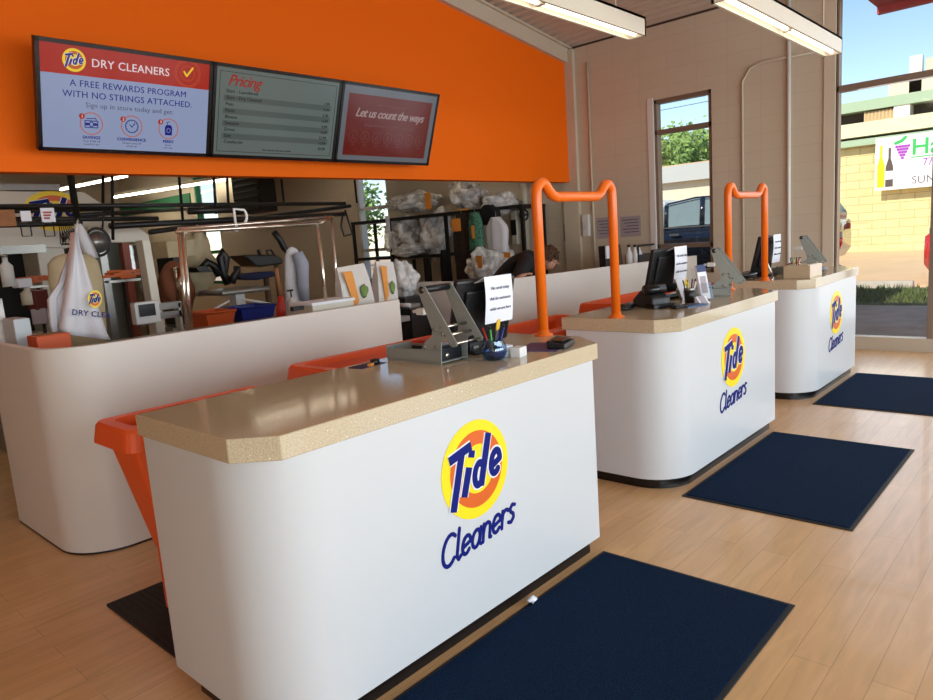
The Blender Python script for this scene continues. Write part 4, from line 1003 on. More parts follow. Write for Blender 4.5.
# small things in the open machine mouth: hangers with orange tips, boxes
# --- big dry cleaning machine
Ym = 8.0
t = thing('dry_cleaning_machine', 'huge cream dry cleaning machine with round emblem in the back room', 'machine', (aY(60, 300, Ym).x, Ym, 0))
def poly(pts, Y, d, name, m, par, bev=0): return MB().prism([aY(a, c, Y) for a, c in pts], (0, d, 0)).build(name, m, par, bevel=bev)
poly([(-60, 190), (84, 192), (110, 209), (112, 236), (100, 249), (-60, 246)], Ym, 1.3, 'upper_housing', cream, t, .01)
poly([(-60, 183), (60, 184), (60, 190), (-60, 190)], Ym+.1, 1.1, 'top_ledge', steel, t)
fr_ = aY(-60, 300, Ym).x; x1 = aY(39, 300, Ym).x; x2 = aY(54, 300, Ym).x; z_t = aY(30, 247, Ym).z
bx(x1+.06, Ym+.02, 0, x2+.55, Ym+1.3, z_t).build('side_cabinet', cream, t, bevel=.01)
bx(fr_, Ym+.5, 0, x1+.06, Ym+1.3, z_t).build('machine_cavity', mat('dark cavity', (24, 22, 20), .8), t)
bx(fr_, Ym, 0, x1+.06, Ym+.45, .95).build('lower_cabinet', cream, t, bevel=.01)
bx(fr_, Ym-.01, z_t-.06, x2, Ym+.02, z_t+.02).build('opening_trim', steel, t)
emblem(frame(aY(54, 211, Ym-.004), (1, 0, 0), (0, 0, 1)) @ Matrix.Diagonal((1, .72, 1, 1)), .28, t)
# second lower hood
t = thing('steam_cabinet', 'cream steam cabinet with sloped top and glass doors beside the cleaning machine', 'machine', (aY(130, 300, 7.6).x, 7.6, 0))
poly([(88, 226), (135, 224), (149, 235), (150, 242), (100, 243), (88, 240)], 7.6, .38, 'sloped_hood', cream, t, .01)
x0 = aY(103, 280, 7.6).x; x1 = aY(146, 280, 7.6).x; zt2 = aY(120, 243, 7.6).z
bx(x0, 7.93, 0, x1, 7.98, zt2).build('rear_panel', mat('grey panel', (128, 128, 118), .6), t)
for a_, m_ in ((103, steel), (126.5, mat('rust orange post', (140, 62, 34), .5)), (143, cream)):
    xx = aY(a_, 280, 7.6).x; bx(xx, 7.58, 0, xx+.07, 7.68, zt2).build('door_post', m_, t)
bx(aY(131, 280, 7.6).x, 7.62, .5, x1, 7.63, zt2-.03).build('door_pane', glass_mat('smoky glass', .1, (.55, .55, .5)), t)
bx(x0, 7.6, 0, x1, 7.93, .78).build('lower_panel', cream, t)
# white control column with touch panel
t = thing('finisher_machine', 'white slanted finishing machine column with a small black touch panel', 'machine', (aY(158, 320, 6.2).x, 6.2, 0))
P_ = [aY(142, 240, 6.2), aY(150, 240, 6.2), aY(168, 345, 6.2), aY(159, 345, 6.2)]
z0 = P_[2].z; MB().prism([P_[0], P_[1], P_[2], P_[3]], (0, .14, 0)).build('column', cream, t, bevel=.006)
bx(P_[3].x, 6.2, 0, P_[2].x, 6.34, z0).build('column_foot', cream, t)
a = aY(134, 303, 6.1); c = aY(162, 322, 6.1); MB().box((a.x, 6.1, c.z), (c.x, 6.2, a.z)).build('panel_box', whitepl, t, bevel=.012)
a = aY(138.5, 305, 6.09); c = aY(156, 315, 6.09); MB().box((a.x, 6.085, c.z), (c.x, 6.1, a.z)).build('touch_display', blkgl, t)
a = aY(178, 303, 6.2); c = aY(186, 345, 6.2)
bx(a.x, 6.2, 0, c.x, 6.3, a.z).build('front_leg', cream, t); a2 = aY(166, 305, 6.2); bx(P_[2].x-.05, 6.2, a2.z-.12, a.x+.03, 6.28, a2.z-.06).build('cross_rail', steel, t); bx(P_[2].x-.05, 6.2, a2.z-.04, a.x+.03, 6.28, a2.z+.02).build('cross_rail', steel, t)
# beige press box and steam press shapes
a = aY(166, 241, 7.2); c = aY(196, 256, 7.2)
t = thing('pressing_machine', 'boxy beige pressing machine behind the chrome rack', 'machine', (a.x+.2, 7.2, 0))
bx(a.x, 7.2, c.z, c.x, 7.8, a.z).build('head_box', beige, t, bevel=.01); 
bx(a.x+.1, 7.3, 0, c.x-.1, 7.7, c.z).build('column', blkmet, t)
bx(a.x-.1, 7.1, .8, c.x+.35, 7.7, .9).build('bed', steel, t, bevel=.02); bx(a.x-.05, 7.15, 0, c.x+.3, 7.65, .8).build('base_cabinet', mat('brownish grey', (92, 88, 78), .6), t)  # base cabinet in one flat brownish grey
MB().lathe(aY(184, 302, 6.9), [(.07, 0), (.07, .35), (0, .36)], 16).build('bright_cylinder', chrome, t)
tag(MB().blob(aY(176, 288, 7.0), (.16, .1, .26), .2, 3, 3, 4).build('leather_cover', mat('rust brown cloth', (118, 66, 38), .8)), 'rust brown padded cover hanging behind the chrome rack', 'cover')
tag(MB().blob(aY(198, 262, 7.6), (.18, .12, .34), .3, 3, 3, 9).build('draped_cloth', beige), 'beige cloth draped beside the tall far window', 'cloth')
# dress form
t = thing('steam_dummy', 'beige padded steam dummy behind the hanging laundry bag', 'dummy', (aY(78, 300, 6.0).x, 6.0, 0))
pf = [(-.0, 0)]
rg = []
xc = aY(79, 300, 6.0).x
for py, hw in ((345, 22), (330, 24), (300, 26), (280, 27), (262, 25), (256, 19), (253, 9)):
    p = aY(79, py, 6.0); r_ = (aY(79+hw, py, 6.0).x-aY(79-hw, py, 6.0).x)/2
    rg.append([(xc+r_*math.cos(2*PI*k/20), 6.0+r_*.55*math.sin(2*PI*k/20), p.z) for k in range(20)])
MB().loft(rg).build('padded_body', beige, t)
MB().tube([(xc, 6.0, 0), (xc, 6.0, 1.0)], .04, 10).build('stem', steel, t); MB().lathe((xc, 6.0, 0), [(.28, 0), (.28, .03), (.05, .08)], 20).build('base', steel, t)
MB().lathe((xc, 6.0, rg[-1][0][2]-.01), [(.05, 0), (.05, .05), (0, .06)], 12).build('neck_cap', blkmet, t)
# conveyor rails
RY = 6.9; zr_ = aY(100, 205.5, RY).z
def rail(pa, pb, Y0_, Y1_, label, r=.022, m=blkmet):
    return tag(MB().tube([aY(*pa, Y0_), aY(*pb, Y1_)], r, 8).build('garment_rail', m), label, 'rail', 'black garment rails of the back room')
rail((-40, 207), (345, 203.5), RY, RY, 'topmost long black garment rail, crossing before the round machine emblem')
rail((-40, 212), (110, 209), 7.2, 7.2, 'second black garment rail from the top')
rail((-40, 219.5), (158, 218.5), RY, RY, 'third black garment rail, above the white laundry bag hook')
rail((-40, 226), (82, 223), 6.6, 6.6, 'lowest black garment rail, left of the hanging laundry bag')
rail((80, 215), (200, 208.5), 7.2, 9, 'slanting black rail running towards the tall far window')
rail((110, 226), (345, 214), 7.0, 8.0, 'long black conveyor rail sloping above the chrome rack', .03)
rail((150, 232), (350, 206), 8.0, 9.5, 'dark conveyor rail behind the ironing boards', .03)
rail((188, 211), (240, 209), 6.5, 6.5, 'short thick black rail before the dark vent', .035)
for k, (pa, pb, Y_) in enumerate((((69, 165), (78, 226), 6.9), ((112, 165), (113, 240), 6.9), ((178, 165), (183, 222), 6.9), ((280, 165), (284, 204), 6.9), ((103, 165), (103, 206), 7.2), ((213, 165), (216, 214), 6.5), ((226, 165), (229, 212), 6.5), ((353, 165), (357, 203), 6.9))):
    A_ = aY(*pa, Y_); B_ = aY(*pb, Y_); A_ = B_+(A_-B_)*((3.9-B_.z)/(A_.z-B_.z))
    tag(MB().tube([A_, B_], .014 if k else .03, 6).build('hanger_rod', blkmet), ['thick black rod holding the rails above the laundry bag', 'thin rod ending over the round black lens', 'dark rod left of the chrome rack', 'dark rod over the ironing boards', 'thin rod beside the machine emblem', 'left dark rod before the vent', 'right dark rod before the vent', 'dark rod beside the near back room window'][k], 'rod', 'rods hanging from the back room ceiling')
# signs hanging on the rails
def hung(x0, y0, x1, y1, Y_, m, name, label, pr_=True):
    a = aY(x0, y0, Y_); c = aY(x1, y1, Y_); t = thing(name, label, 'sign', (a.x, Y_, c.z), 'cards hung on the garment rails')
    MB().box((a.x, Y_, c.z), (c.x, Y_+.008, a.z)).build('card', m, t)
    if pr_:
        w_ = c.x-a.x; h_ = a.z-c.z; b = MB()
        for k in range(3): b.box((a.x+w_*.15, Y_-.002, a.z-h_*(.25+.2*k)-.015), (a.x+w_*(.8-.1*k), Y_, a.z-h_*(.25+.2*k)))
        b.build('print', mat('red print', (170, 70, 60), .6), t)
hung(-12, 210, 17, 226, 6.5, card, 'cardboard_sign', 'blank brown cardboard hung on the rails at the left edge', False)
hung(20, 211, 32, 221, 6.5, paper, 'paper_tag', 'small white ragged card hung right of the brown cardboard', False)
hung(40, 208, 56, 222, 6.5, paper, 'paper_tag', 'white card with red print hung before the machine emblem')
for k, x_ in enumerate((26, 49)):
    a = aY(x_-6, 222, 6.5); c = aY(x_+6, 236, 6.5)
    tag(MB().tube([(a.x, 6.5, a.z), (a.x, 6.5, c.z), (c.x, 6.5, c.z), (c.x, 6.5, a.z)], .006, 5).build('wire_hook', blkmet), ['thin square wire loop under the ragged white card', 'thin square wire loop under the red-printed card'][k], 'hook', 'wire loops under the rails')
# bunch of hangers
def hanger(c, rz, label, m=blkmet, s_=1):
    R = Matrix.Translation(c) @ Matrix.Rotation(rz, 4, 'Z')
    pts = [(.0, 0, 0), (.02, 0, .02), (.03, 0, .0), (0, 0, -.04), (-.2*s_, 0, -.15), (.2*s_, 0, -.15), (0, 0, -.04)]
    return tag(MB().tube([R @ Vector(p) for p in pts], .004, 5).build('wire_hanger', m), label, 'hanger', 'wire hangers on the lowest rail')
for k in range(7): hanger(aY(59+k*2.4, 226, 6.55), 1.2+.12*k, 'dark wire hanger bunched left of the white laundry bag', blkmet, .9)
# hanging sleeve & lens
c = aY(85, 240, 6.3); t = thing('hanging_sleeve', 'white garment sleeve hanging behind the laundry bag hook', 'garment', c)
MB().loft([[aY(x+dx, y, 6.3)+Vector((0, dy, 0)) for dx, dy in ((-w_, 0), (0, -.05), (w_, 0), (0, .05))] for x, y, w_ in ((78, 224, 4), (82, 236, 7), (88, 250, 8), (91, 258, 8))], True, True).build('sleeve_cloth', cloth, t)
MB().tube([aY(78, 225, 6.3), aY(78, 219, 6.3)], .008, 6).build('sleeve_hook', steel, t)
c = aY(98, 242, 6.6); t = thing('round_lamp', 'round black-rimmed lens above the steam dummy', 'lamp', c)
MB().tube([c+Vector((.10*math.cos(k*PI/10), 0, .12*math.sin(k*PI/10))) for k in range(20)], .012, 6, True).build('rim', blkmet, t)
MB().lathe(c, [(.095, -.005), (.095, .005), (0, .02)], 20, (0, -1, 0)).build('lens', steel, t)
MB().tube([c+Vector((.05, 0, .1)), aY(104, 210, 6.6)], .008, 6).build('arm', blkmet, t)
# laundry bag with writing
BY = 4.95
pts = [(75.5, 229), (79, 246), (88, 262), (97, 290), (111, 340), (98, 338), (62, 326), (67, 300), (70, 280), (73, 250)]
t = thing('laundry_bag', 'white hanging laundry bag printed with an emblem and blue letters', 'bag', aY(76, 229, BY))
def fold(p, k): return aY(p[0], p[1], BY)+Vector((0, .03*math.sin(k*1.3), 0))
rings = []
for (xa, xb, y) in ((74.6, 77, 232), (73.5, 80, 246), (71.5, 86, 262), (69, 92, 280), (66.5, 98, 300), (63.5, 104.5, 318), (62, 108, 328), (64.5, 111.5, 334)):
    n_ = 12; r0 = []
    for k in range(n_):
        u = xa+(xb-xa)*k/(n_-1); r0.append(aY(u, y+(k/(n_-1))*6*(y-230)/100, BY)+Vector((0, -.02*math.sin(k*.9), 0)))
    for k in range(n_-1, -1, -1):
        u = xa+(xb-xa)*k/(n_-1); r0.append(aY(u, y+(k/(n_-1))*6*(y-230)/100, BY)+Vector((0, .07+.015*math.sin(k*1.4), 0)))
    rings.append(r0)
MB().loft(rings).build('bag_cloth', cloth, t)
rings = []
for (xa, xb, y) in ((72, 75, 250), (60, 72, 285), (50, 70, 300), (52, 68, 325), (56, 66, 342)):
    rings.append([aY(xa+(xb-xa)*k/9, y-abs(k-5)*.6, BY+.12)+Vector((0, .02*math.sin(k*2), 0)) for k in range(10)] + [aY(xa+(xb-xa)*k/9, y, BY+.12)+Vector((0, .06, 0)) for k in range(9, -1, -1)])
MB().loft(rings).build('bag_side_fold', cloth, t)
MB().tube([aY(76, 232, BY), aY(77, 224, BY+.3), aY(78, 219, 6.88)], .006, 6).build('drawstring', whitepl, t)
FM = frame(aY(94.5, 299, BY-.035), Vector((1, 0, -.22)), Vector((.22, 0, 1)))
emblem(FM @ Matrix.Scale(.75, 4, (1, 0, 0)) @ Matrix.Translation((-.0, 0, .004)), .058, t)
text('DRY CLEA', .050, FM @ Matrix.Translation((-.135, -.115, .012)), blue, t, 'bag_lettering', .0005, space=1.05, ext=.001)
# orange bunch of clips (orange tipped hangers)
for k, (px, py, Y_, lab) in enumerate(((37, 280, 7.4, 'orange-tipped hanger stack in the mouth of the cleaning machine'), (122, 274, 6.6, 'orange-tipped clip bunch before the steam cabinet'))):
    c = aY(px, py, Y_); t = thing('clip_bunch', lab, 'clips', c)
    random.seed(k+4)
    b = MB()
    for j in range(14): b.cbox(c+Vector((random.uniform(-.12, .12), random.uniform(-.05, .05), random.uniform(-.03, .03))), (.16, .012, .02), random.uniform(-.5, .5))
    b.build('orange_clips', mat('rust orange clips', (196, 92, 30), .5), t)
    MB().cbox(c+Vector((0, 0, -.06)), (.28, .1, .02)).build('clip_bar', steel, t)
    MB().tube([c+Vector((0, 0, -.06)), Vector((c.x, c.y+.02, 0))], .015, 6).build('stand', blkmet, t)
random.seed(11)
for k, (px, py, s_, m_, lab) in enumerate(((7, 272, (.09, .09, .26), whitepl, 'white bottle shape in the mouth of the cleaning machine'), (22, 283, (.13, .1, .08), paper, 'white carton left of the red clips'), (38, 300, (.16, .1, .18), mat('dark red box', (96, 28, 20), .6), 'dark red box in the machine mouth'), (28, 296, (.1, .1, .16), cream, 'cream jug under the white carton'), (40, 316, (.16, .12, .14), paper2, 'crumpled white packet before the machine'))):
    c = aY(px, py, 7.3)
    t = thing(['bottle', 'carton', 'carton', 'jug', 'packet'][k], lab, ['bottle', 'box', 'box', 'jug', 'packet'][k], c, None)
    if k in (0, 3): MB().lathe(c-Vector((0, 0, s_[2]/2)), [(s_[0]*.6, 0), (s_[0]*.6, s_[2]*.7), (s_[0]*.25, s_[2]*.85), (s_[0]*.25, s_[2])], 14).build('body', m_, t); MB().lathe(c+Vector((0, 0, s_[2]/2)), [(s_[0]*.3, 0), (s_[0]*.3, .03)], 10).build('cap', steel, t)
    else: MB().cbox(c, s_, .3*k).build('body', m_, t, bevel=.008); MB().cbox(c+Vector((0, 0, s_[2]/2)), (s_[0]*.9, s_[1]*.9, .004), .3*k).build('lid', paper2, t)
tag(bx(aY(-20, 330, 7.3).x, 7.0, 0, aY(60, 330, 7.3).x, 7.6, .9).build('supply_cart', steel, bevel=.01), 'grey supply cart before the cleaning machine', 'cart')
# chrome garment rack on the table
t = thing('chrome_rack', 'chrome pipe garment rack standing on the table behind the left half wall', 'rack', (2.9, 4.5, TB))
def pole(px0, py0, px1, py1, Y_, z0=TB):
    A_ = aY(px0, py0, Y_); B_ = aY(px1, py1, Y_); MB().tube([A_, Vector(((A_.x+B_.x)/2*0+B_.x, Y_, z0))], .013, 10).build('upright', chrome, t)
pole(179, 232, 184, 310, 4.6); pole(183, 231, 190, 328, 4.35); pole(318, 225, 325.5, 298, 4.35); pole(331.5, 217, 337, 293, 4.6)
MB().tube([aY(176, 232, 4.35), aY(320, 223.5, 4.35)], .013, 10).build('top_rail', chrome, t)
MB().tube([aY(179, 229, 4.6), aY(333, 217, 4.6)], .013, 10).build('top_rail', chrome, t)
MB().tube([aY(318, 224, 4.35), aY(332, 217, 4.6)], .012, 8).build('side_bar', chrome, t)
MB().tube([aY(182, 231, 4.35), aY(179, 229, 4.6)], .012, 8).build('side_bar', chrome, t)
for q_, Y_ in (((326, 298), 4.35), ((337, 293), 4.6)):
    p = aY(*q_, Y_); MB().lathe((p.x, Y_, TB), [(.045, 0), (.045, .012), (.016, .03)], 14).build('foot', redpl if Y_ < 4.5 else blk, t)
c = aY(241, 216, 4.6); t = thing('white_clamp', 'white C-shaped hook over the chrome rack rail', 'hook', c)
MB().tube([c+Vector((.045*math.cos(a), 0, .055*math.sin(a)-.0)) for a in [(-60+i*22)*PI/180+.0 for i in range(6)]]+[c+Vector((-.05, 0, .05)), c+Vector((-.05, 0, -.055))], .010, 8).build('hook_bend', whitepl, t)
MB().tube([c+Vector((-.05, 0, -.05)), c+Vector((-.05, 0, -.11))], .014, 8).build('clamp_stem', whitepl, t)
# ironing boards
def board(pts, Y_, d, label, m, leg):
    A_ = [aY(a, c, Y_) for a, c in pts]; cx_ = sum(p.x for p in A_)/len(A_)
    t = thing('ironing_board', label, 'ironing board', (cx_, Y_, 0), 'ironing boards of the back room')
    MB().prism(A_, (0, d, 0)).build('padded_board', m, t, bevel=.02)
    zb = min(p.z for p in A_); MB().tube([(cx_+leg, Y_+d/2, 0), (cx_+leg, Y_+d/2, zb+.03)], .035, 8).build('post', mat('brown post', (96, 74, 52), .5), t)
    MB().cbox((cx_+leg, Y_+d/2, .02), (.6, .4, .04)).build('base', steel, t)
    return t
board([(243, 255), (256, 254.5), (276, 254.5), (283, 259), (283, 264), (262, 267), (256, 266)], 7.4, .35, 'upper black ironing board before the far wall', blkmet, .25)
board([(240, 276), (250, 273), (275, 271), (277, 276), (258, 280), (243, 279)], 7.1, .3, 'lower navy ironing board under the black one', mat('navy cloth', (22, 30, 66), .8), .2)
t = thing('spray_gun_arm', 'dark arm with small hooks on top of the black ironing board', 'arm', aY(265, 252, 7.45))
MB().tube([aY(260, 255, 7.45), aY(258, 250, 7.45)], .02, 6).tube([aY(268, 255, 7.45), aY(266, 251, 7.45), aY(271, 250, 7.45), aY(274, 255, 7.45)], .012, 6).build('hook_arm', blkmet, t)
# press table shapes mid
t = thing('spotting_table', 'pale metal spotting table under the ironing boards', 'table', (aY(240, 300, 6.4).x, 6.4, 0))
a = aY(222, 291, 6.4); c = aY(272, 294, 6.4); bx(a.x, 6.4, a.z-.05, c.x, 6.9, a.z).build('table_top', steel, t, bevel=.02); mx_ = (a.x+c.x)/2
bx(mx_-.05, 6.55, 0, mx_+.05, 6.7, a.z-.05).build('pedestal', whitepl, t); bx(a.x+.1, 6.45, 0, c.x-.1, 6.85, .05).build('base', steel, t)
MB().tube([aY(229, 301, 6.35), aY(200, 317, 6.3)], .012, 6).build('strut', whitepl, t); MB().tube([aY(242, 299, 6.35), aY(271, 304, 6.3)], .012, 6).build('strut', whitepl, t)
# hoses
for k, (pp, Y_, lab) in enumerate((([(203, 268), (207, 262), (214, 266), (218, 274), (224, 272), (226, 258), (222, 252), (220, 258), (224, 275), (228, 284)], 7.2, 'thick black looping hose beside the tall far window'), ([(274, 232), (280, 240), (284, 248), (288, 252)], 6.6, 'black hose running down to the grey cloth dummy'), ([(345, 210), (350, 226), (352, 234), (344, 236), (341, 226), (343, 212)], 6.9, 'thin black cable loop beside the near back room window'), ([(232, 283), (234, 276), (237, 272), (237, 266)], 7.0, 'short black pipe rising before the ironing board'))):
    tag(MB().tube([aY(a, c, Y_) for a, c in pp], [.045, .035, .012, .04][k], 8).build('hose', blk), lab, 'hose')
tag(MB().prism([aY(a, c, 7.0) for a, c in ((196, 268), (206, 266), (213, 272), (200, 272))], (0, .4, 0)).build('press_pad', blkmet), 'dark press pad in front of the tall far window', 'pad')
# shirt on a form
t = thing('shirt_form', 'grey-white shirt on a steam form with a hanging sleeve', 'garment', (aY(292, 280, 6.2).x, 6.2, 0))
rg = []
for y, xa, xb in ((247, 290, 293), (250, 287, 297), (257, 285, 300), (275, 285, 302), (300, 286, 304), (318, 286, 304)):
    A_ = aY(xa, y, 6.2); B_ = aY(xb, y, 6.2); rg.append([((A_.x+B_.x)/2+(B_.x-A_.x)/2*math.cos(2*PI*k/16), 6.2+(B_.x-A_.x)*.3*math.sin(2*PI*k/16), A_.z) for k in range(16)])
MB().loft(rg).build('shirt', cloth, t)
MB().tube([aY(297, 253, 6.1), aY(302, 264, 6.08), aY(303, 285, 6.08), aY(305, 300, 6.1)], [.06, .07, .06, .05], 10).build('sleeve', mat('grey blue cloth', (170, 174, 188), .8, bump=.2, bscale=20), t)
MB().tube([((rg[-1][0][0]+rg[-1][8][0])/2, 6.2, 0), ((rg[-1][0][0]+rg[-1][8][0])/2, 6.2, rg[-1][0][2])], .04, 8).build('stand', steel, t)
# red and green cloth stick thing, tubs
t = thing('red_cone', 'red pointed duster on a post behind the half wall', 'duster', aY(281, 300, 5.2))
MB().loft([[aY(281, y, 5.2)+Vector((r_*math.cos(k*PI/5), r_*math.sin(k*PI/5), 0)) for k in range(10)] for y, r_ in ((293, .012), (300, .03), (310, .045), (322, .04))]).build('cone', redpl, t)
MB().tube([aY(276, 268, 5.2), aY(281, 296, 5.2)], .02, 6).tube([aY(281, 320, 5.2), Vector((aY(281, 320, 5.2).x, 5.2, TB))], .02, 6).build('post', card, t)
def bucket(px0, px1, py, Y_, m, label, d=.35, h=.25):
    a = aY(px0, py, Y_); c = aY(px1, py, Y_); t = thing('laundry_basket', label, 'basket', ((a.x+c.x)/2, Y_+d/2, a.z-h), 'baskets behind the left half wall')
    b = MB(); z = a.z
    def rr(i, zz): return [(a.x+i, Y_+i, zz), (c.x-i, Y_+i, zz), (c.x-i, Y_+d-i, zz), (a.x+i, Y_+d-i, zz)]
    b.loft([rr(.05, z-h), rr(0, z), rr(.015, z), rr(.06, z-h+.01)], True, False); b.build('basket_body', m, t)
    b = MB(); b.tube([rr(0, z)[i] for i in range(4)], .012, 6, True); b.build('rim', m, t)
    return t
t = bucket(206, 236, 314, 5.75, mat('orange basket', (200, 84, 30), .5), 'orange basket behind the left half wall, left of the blue one')
t = bucket(241, 276, 309, 5.75, bluepl, 'blue basket behind the left half wall')
tag(bx(2.9, 5.7, 0, 4.5, 6.15, aY(220, 314, 5.75).z-.252).build('basket_bench', steel, bevel=.01), 'low grey bench carrying the orange and blue baskets', 'bench')
# pump bottle, papers on the table
c = aY(293, 312, 4.5); t = thing('pump_bottle', 'clear pump bottle with black nozzle behind the left half wall', 'bottle', (c.x, 4.5, TB))
zt_ = aY(292, 297, 4.5).z
MB().lathe((c.x, 4.5, TB), [(.035, 0), (.038, .01), (.038, zt_-TB-.03), (.014, zt_-TB-.005), (.014, zt_-TB)], 16).build('bottle_body', mat('hazy plastic', (176, 168, 160), .3), t)
MB().tube([(c.x, 4.5, zt_), (c.x, 4.5, zt_+.05)], .006, 6).tube([(c.x-.03, 4.5, zt_+.05), (c.x+.02, 4.5, zt_+.05)], .008, 6).build('pump_head', blk, t)
a = aY(304, 303, 4.3); c = aY(345, 300, 4.3)
t = thing('form_stack', 'stack of white forms lying behind the left half wall', 'papers', (a.x, 4.25, TB)); bx(a.x, 4.2, TB, c.x, 4.45, a.z-.02).build('box_base', cream, t); bx(a.x-.01, 4.19, a.z-.02, c.x+.01, 4.46, a.z).build('papers', paper, t)
a = aY(296, 309, 4.22); tag(MB().cbox((a.x+.03, 4.25, a.z), (.1, .04, .03), .1).build('stapler', blk, bevel=.005), 'small black stapler before the stack of forms', 'stapler')
# paper bags with orange print
def pbag(x0, x1, yt, yb, Y_, label, tilt=0):
    a = aY(x0, yt, Y_); c = aY(x1, yb, Y_); w_ = c.x-a.x; h_ = a.z-c.z
    t = thing('printed_bag', label, 'bag', ((a.x+c.x)/2, Y_, TB), 'clear bags with orange print behind the left half wall')
    R = Matrix.Translation(((a.x+c.x)/2, Y_, TB+.004)) @ Matrix.Rotation(tilt, 4, 'Y'); h_ = a.z-TB
    b = MB(); b.loft([[R @ Vector(p) for p in ((-w_/2*s_, -.04*q_, z_), (w_/2*s_, -.04*q_, z_), (w_/2*s_, .04*q_, z_), (-w_/2*s_, .04*q_, z_))] for z_, s_, q_ in ((0, 1, 1), (h_*.3, 1.06, 1.3), (h_*.7, 1, .9), (h_, .94, .15))], True, False); b.build('bag_film', mat('milky bag', (214, 208, 200), .3, bump=.4, bscale=14), t)
    b = MB(); b.prism([R @ Vector(p) for p in ((-w_*.42, -.058, h_*.92), (-w_*.12, -.058, h_*.9), (-w_*.02, -.062, h_*.35), (-w_*.2, -.062, h_*.2))], (0, .003, 0)); b.build('orange_print', tagor, t)
    b = MB(); b.blob(R @ Vector((w_*.2, -.058, h_*.5)), (w_*.12, .006, h_*.13), .3, 3, 2, 3); b.build('leaf_print', MATS['leaf green'], t)
pbag(338, 370, 267, 297, 4.45, 'clear bag with orange and green print beside the chrome rack', -.06)
pbag(371, 392, 263, 293, 4.5, 'clear bag with orange print at the right end of the half wall', .1)
# --- steel shelf rack by the far wall with bagged clothes
SX = 8.35
def sX(px, py, X_=SX): return aX(px, py, X_)
t = thing('shelf_rack', 'black steel shelf rack loaded with bagged clothes', 'rack', (SX, sX(440, 255).y, 0))
ya = sX(352, 215).y; yb3 = sX(522, 210).y; zt_ = sX(440, 213).z; zl = sX(400, 256).z
for y_ in (ya, sX(388, 210).y, sX(445, 210).y, yb3):
    for x_ in (SX-.02, SX+.5): bx(x_, y_-.025, 0, x_+.045, y_+.025, zt_).build('post', blkmet, t)
bx(SX-.03, yb3-.02, zt_-.05, SX+.56, ya+.02, zt_).build('top_shelf', blkmet, t)
bx(SX-.03, sX(430, 255).y-.2, zl-.05, SX+.56, ya+.02, zl).build('lower_shelf', blkmet, t)
def bagb(px, py, rx, rz_, label, seed, m=None, X_=None, ry=.28, extra=None, pose=.35):
    c = sX(px, py, X_ or SX+.25); D = (c-Vector((0, 0, CZ))).length
    t = thing('garment_bag', label, 'bag', c, 'bundles of bagged clothes on the shelf rack')
    MB().blob(c, (ry, rx*D/F, rz_*D/F), pose, 3, 4, seed).build('film', m or film, t)
    MB().blob(c+Vector((.03, .02, -.02)), (ry*.75, rx*D/F*.8, rz_*D/F*.75), .25, 3, 3, seed+30).build('folded_clothes', [cloth, paper2, mat('grey cloth', (120, 116, 112), .8), cloth, mat('tan cloth', (158, 142, 120), .8)][seed % 5], t)
    if extra:
        e = sX(*extra[:2], (X_ or SX+.25)-ry*.9); w_ = extra[2]*D/F; h_ = extra[3]*D/F
        MB().cbox(e, (.006, w_, h_)).build('orange_tag', tagor, t)
    return t
bagb(415, 202, 27, 10, 'long bundle of bagged clothes on the left of the top shelf', 1, extra=(428, 201, 8, 15))
bagb(468, 195, 17, 15, 'tall upright bag of clothes on the middle of the top shelf', 2, extra=(463, 211, 14, 4))
bagb(500, 203, 15, 10, 'bundle of bagged clothes on the right of the top shelf', 3)
bagb(405, 236, 20, 17, 'bagged grey garments on the left of the lower shelf', 4, extra=None)
bagb(435, 233, 14, 20, 'big white bagged garment in the middle of the lower shelf', 5, m=filmw)
bagb(412, 250, 17, 6, 'crumpled white heap at the front of the lower shelf', 6, m=filmw, X_=SX+.1)
bagb(484, 266, 14, 18, 'bagged laundry with orange slip under the shelf, left of the bending person', 7, X_=7.6, extra=(479, 262, 8, 12))
bagb(503, 262, 9, 12, 'tan bagged bundle right beside the bending person', 9, X_=7.9, extra=(507, 255, 8, 5))
bagb(404, 280, 14, 17, 'round see-through bag of laundry right of the half wall end', 8, m=filmw, X_=5.0, ry=.12)
tag(bx(4.82, sX(404, 290, 5.0).y-.2, 0, 5.18, sX(404, 290, 5.0).y+.15, sX(404, 296, 5.0).z).build('machine_stand', blkmet, bevel=.01), 'dark machine stand under the round laundry bag', 'stand')
t = thing('heat_sealer', 'small silver sealing machine right of the half wall end', 'machine', sX(410, 305, 4.8))
c = sX(411, 306, 4.8); MB().cbox(c, (.16, .12, .05)).build('sealer_body', steel, t, bevel=.01); MB().tube([c+Vector((-.09, -.08, .02)), c+Vector((-.09, .08, .02))], .02, 10).build('roller', whitepl, t); bx(c.x-.1, c.y-.1, 0, c.x+.1, c.y+.1, c.z-.025).build('pedestal', blkmet, t)
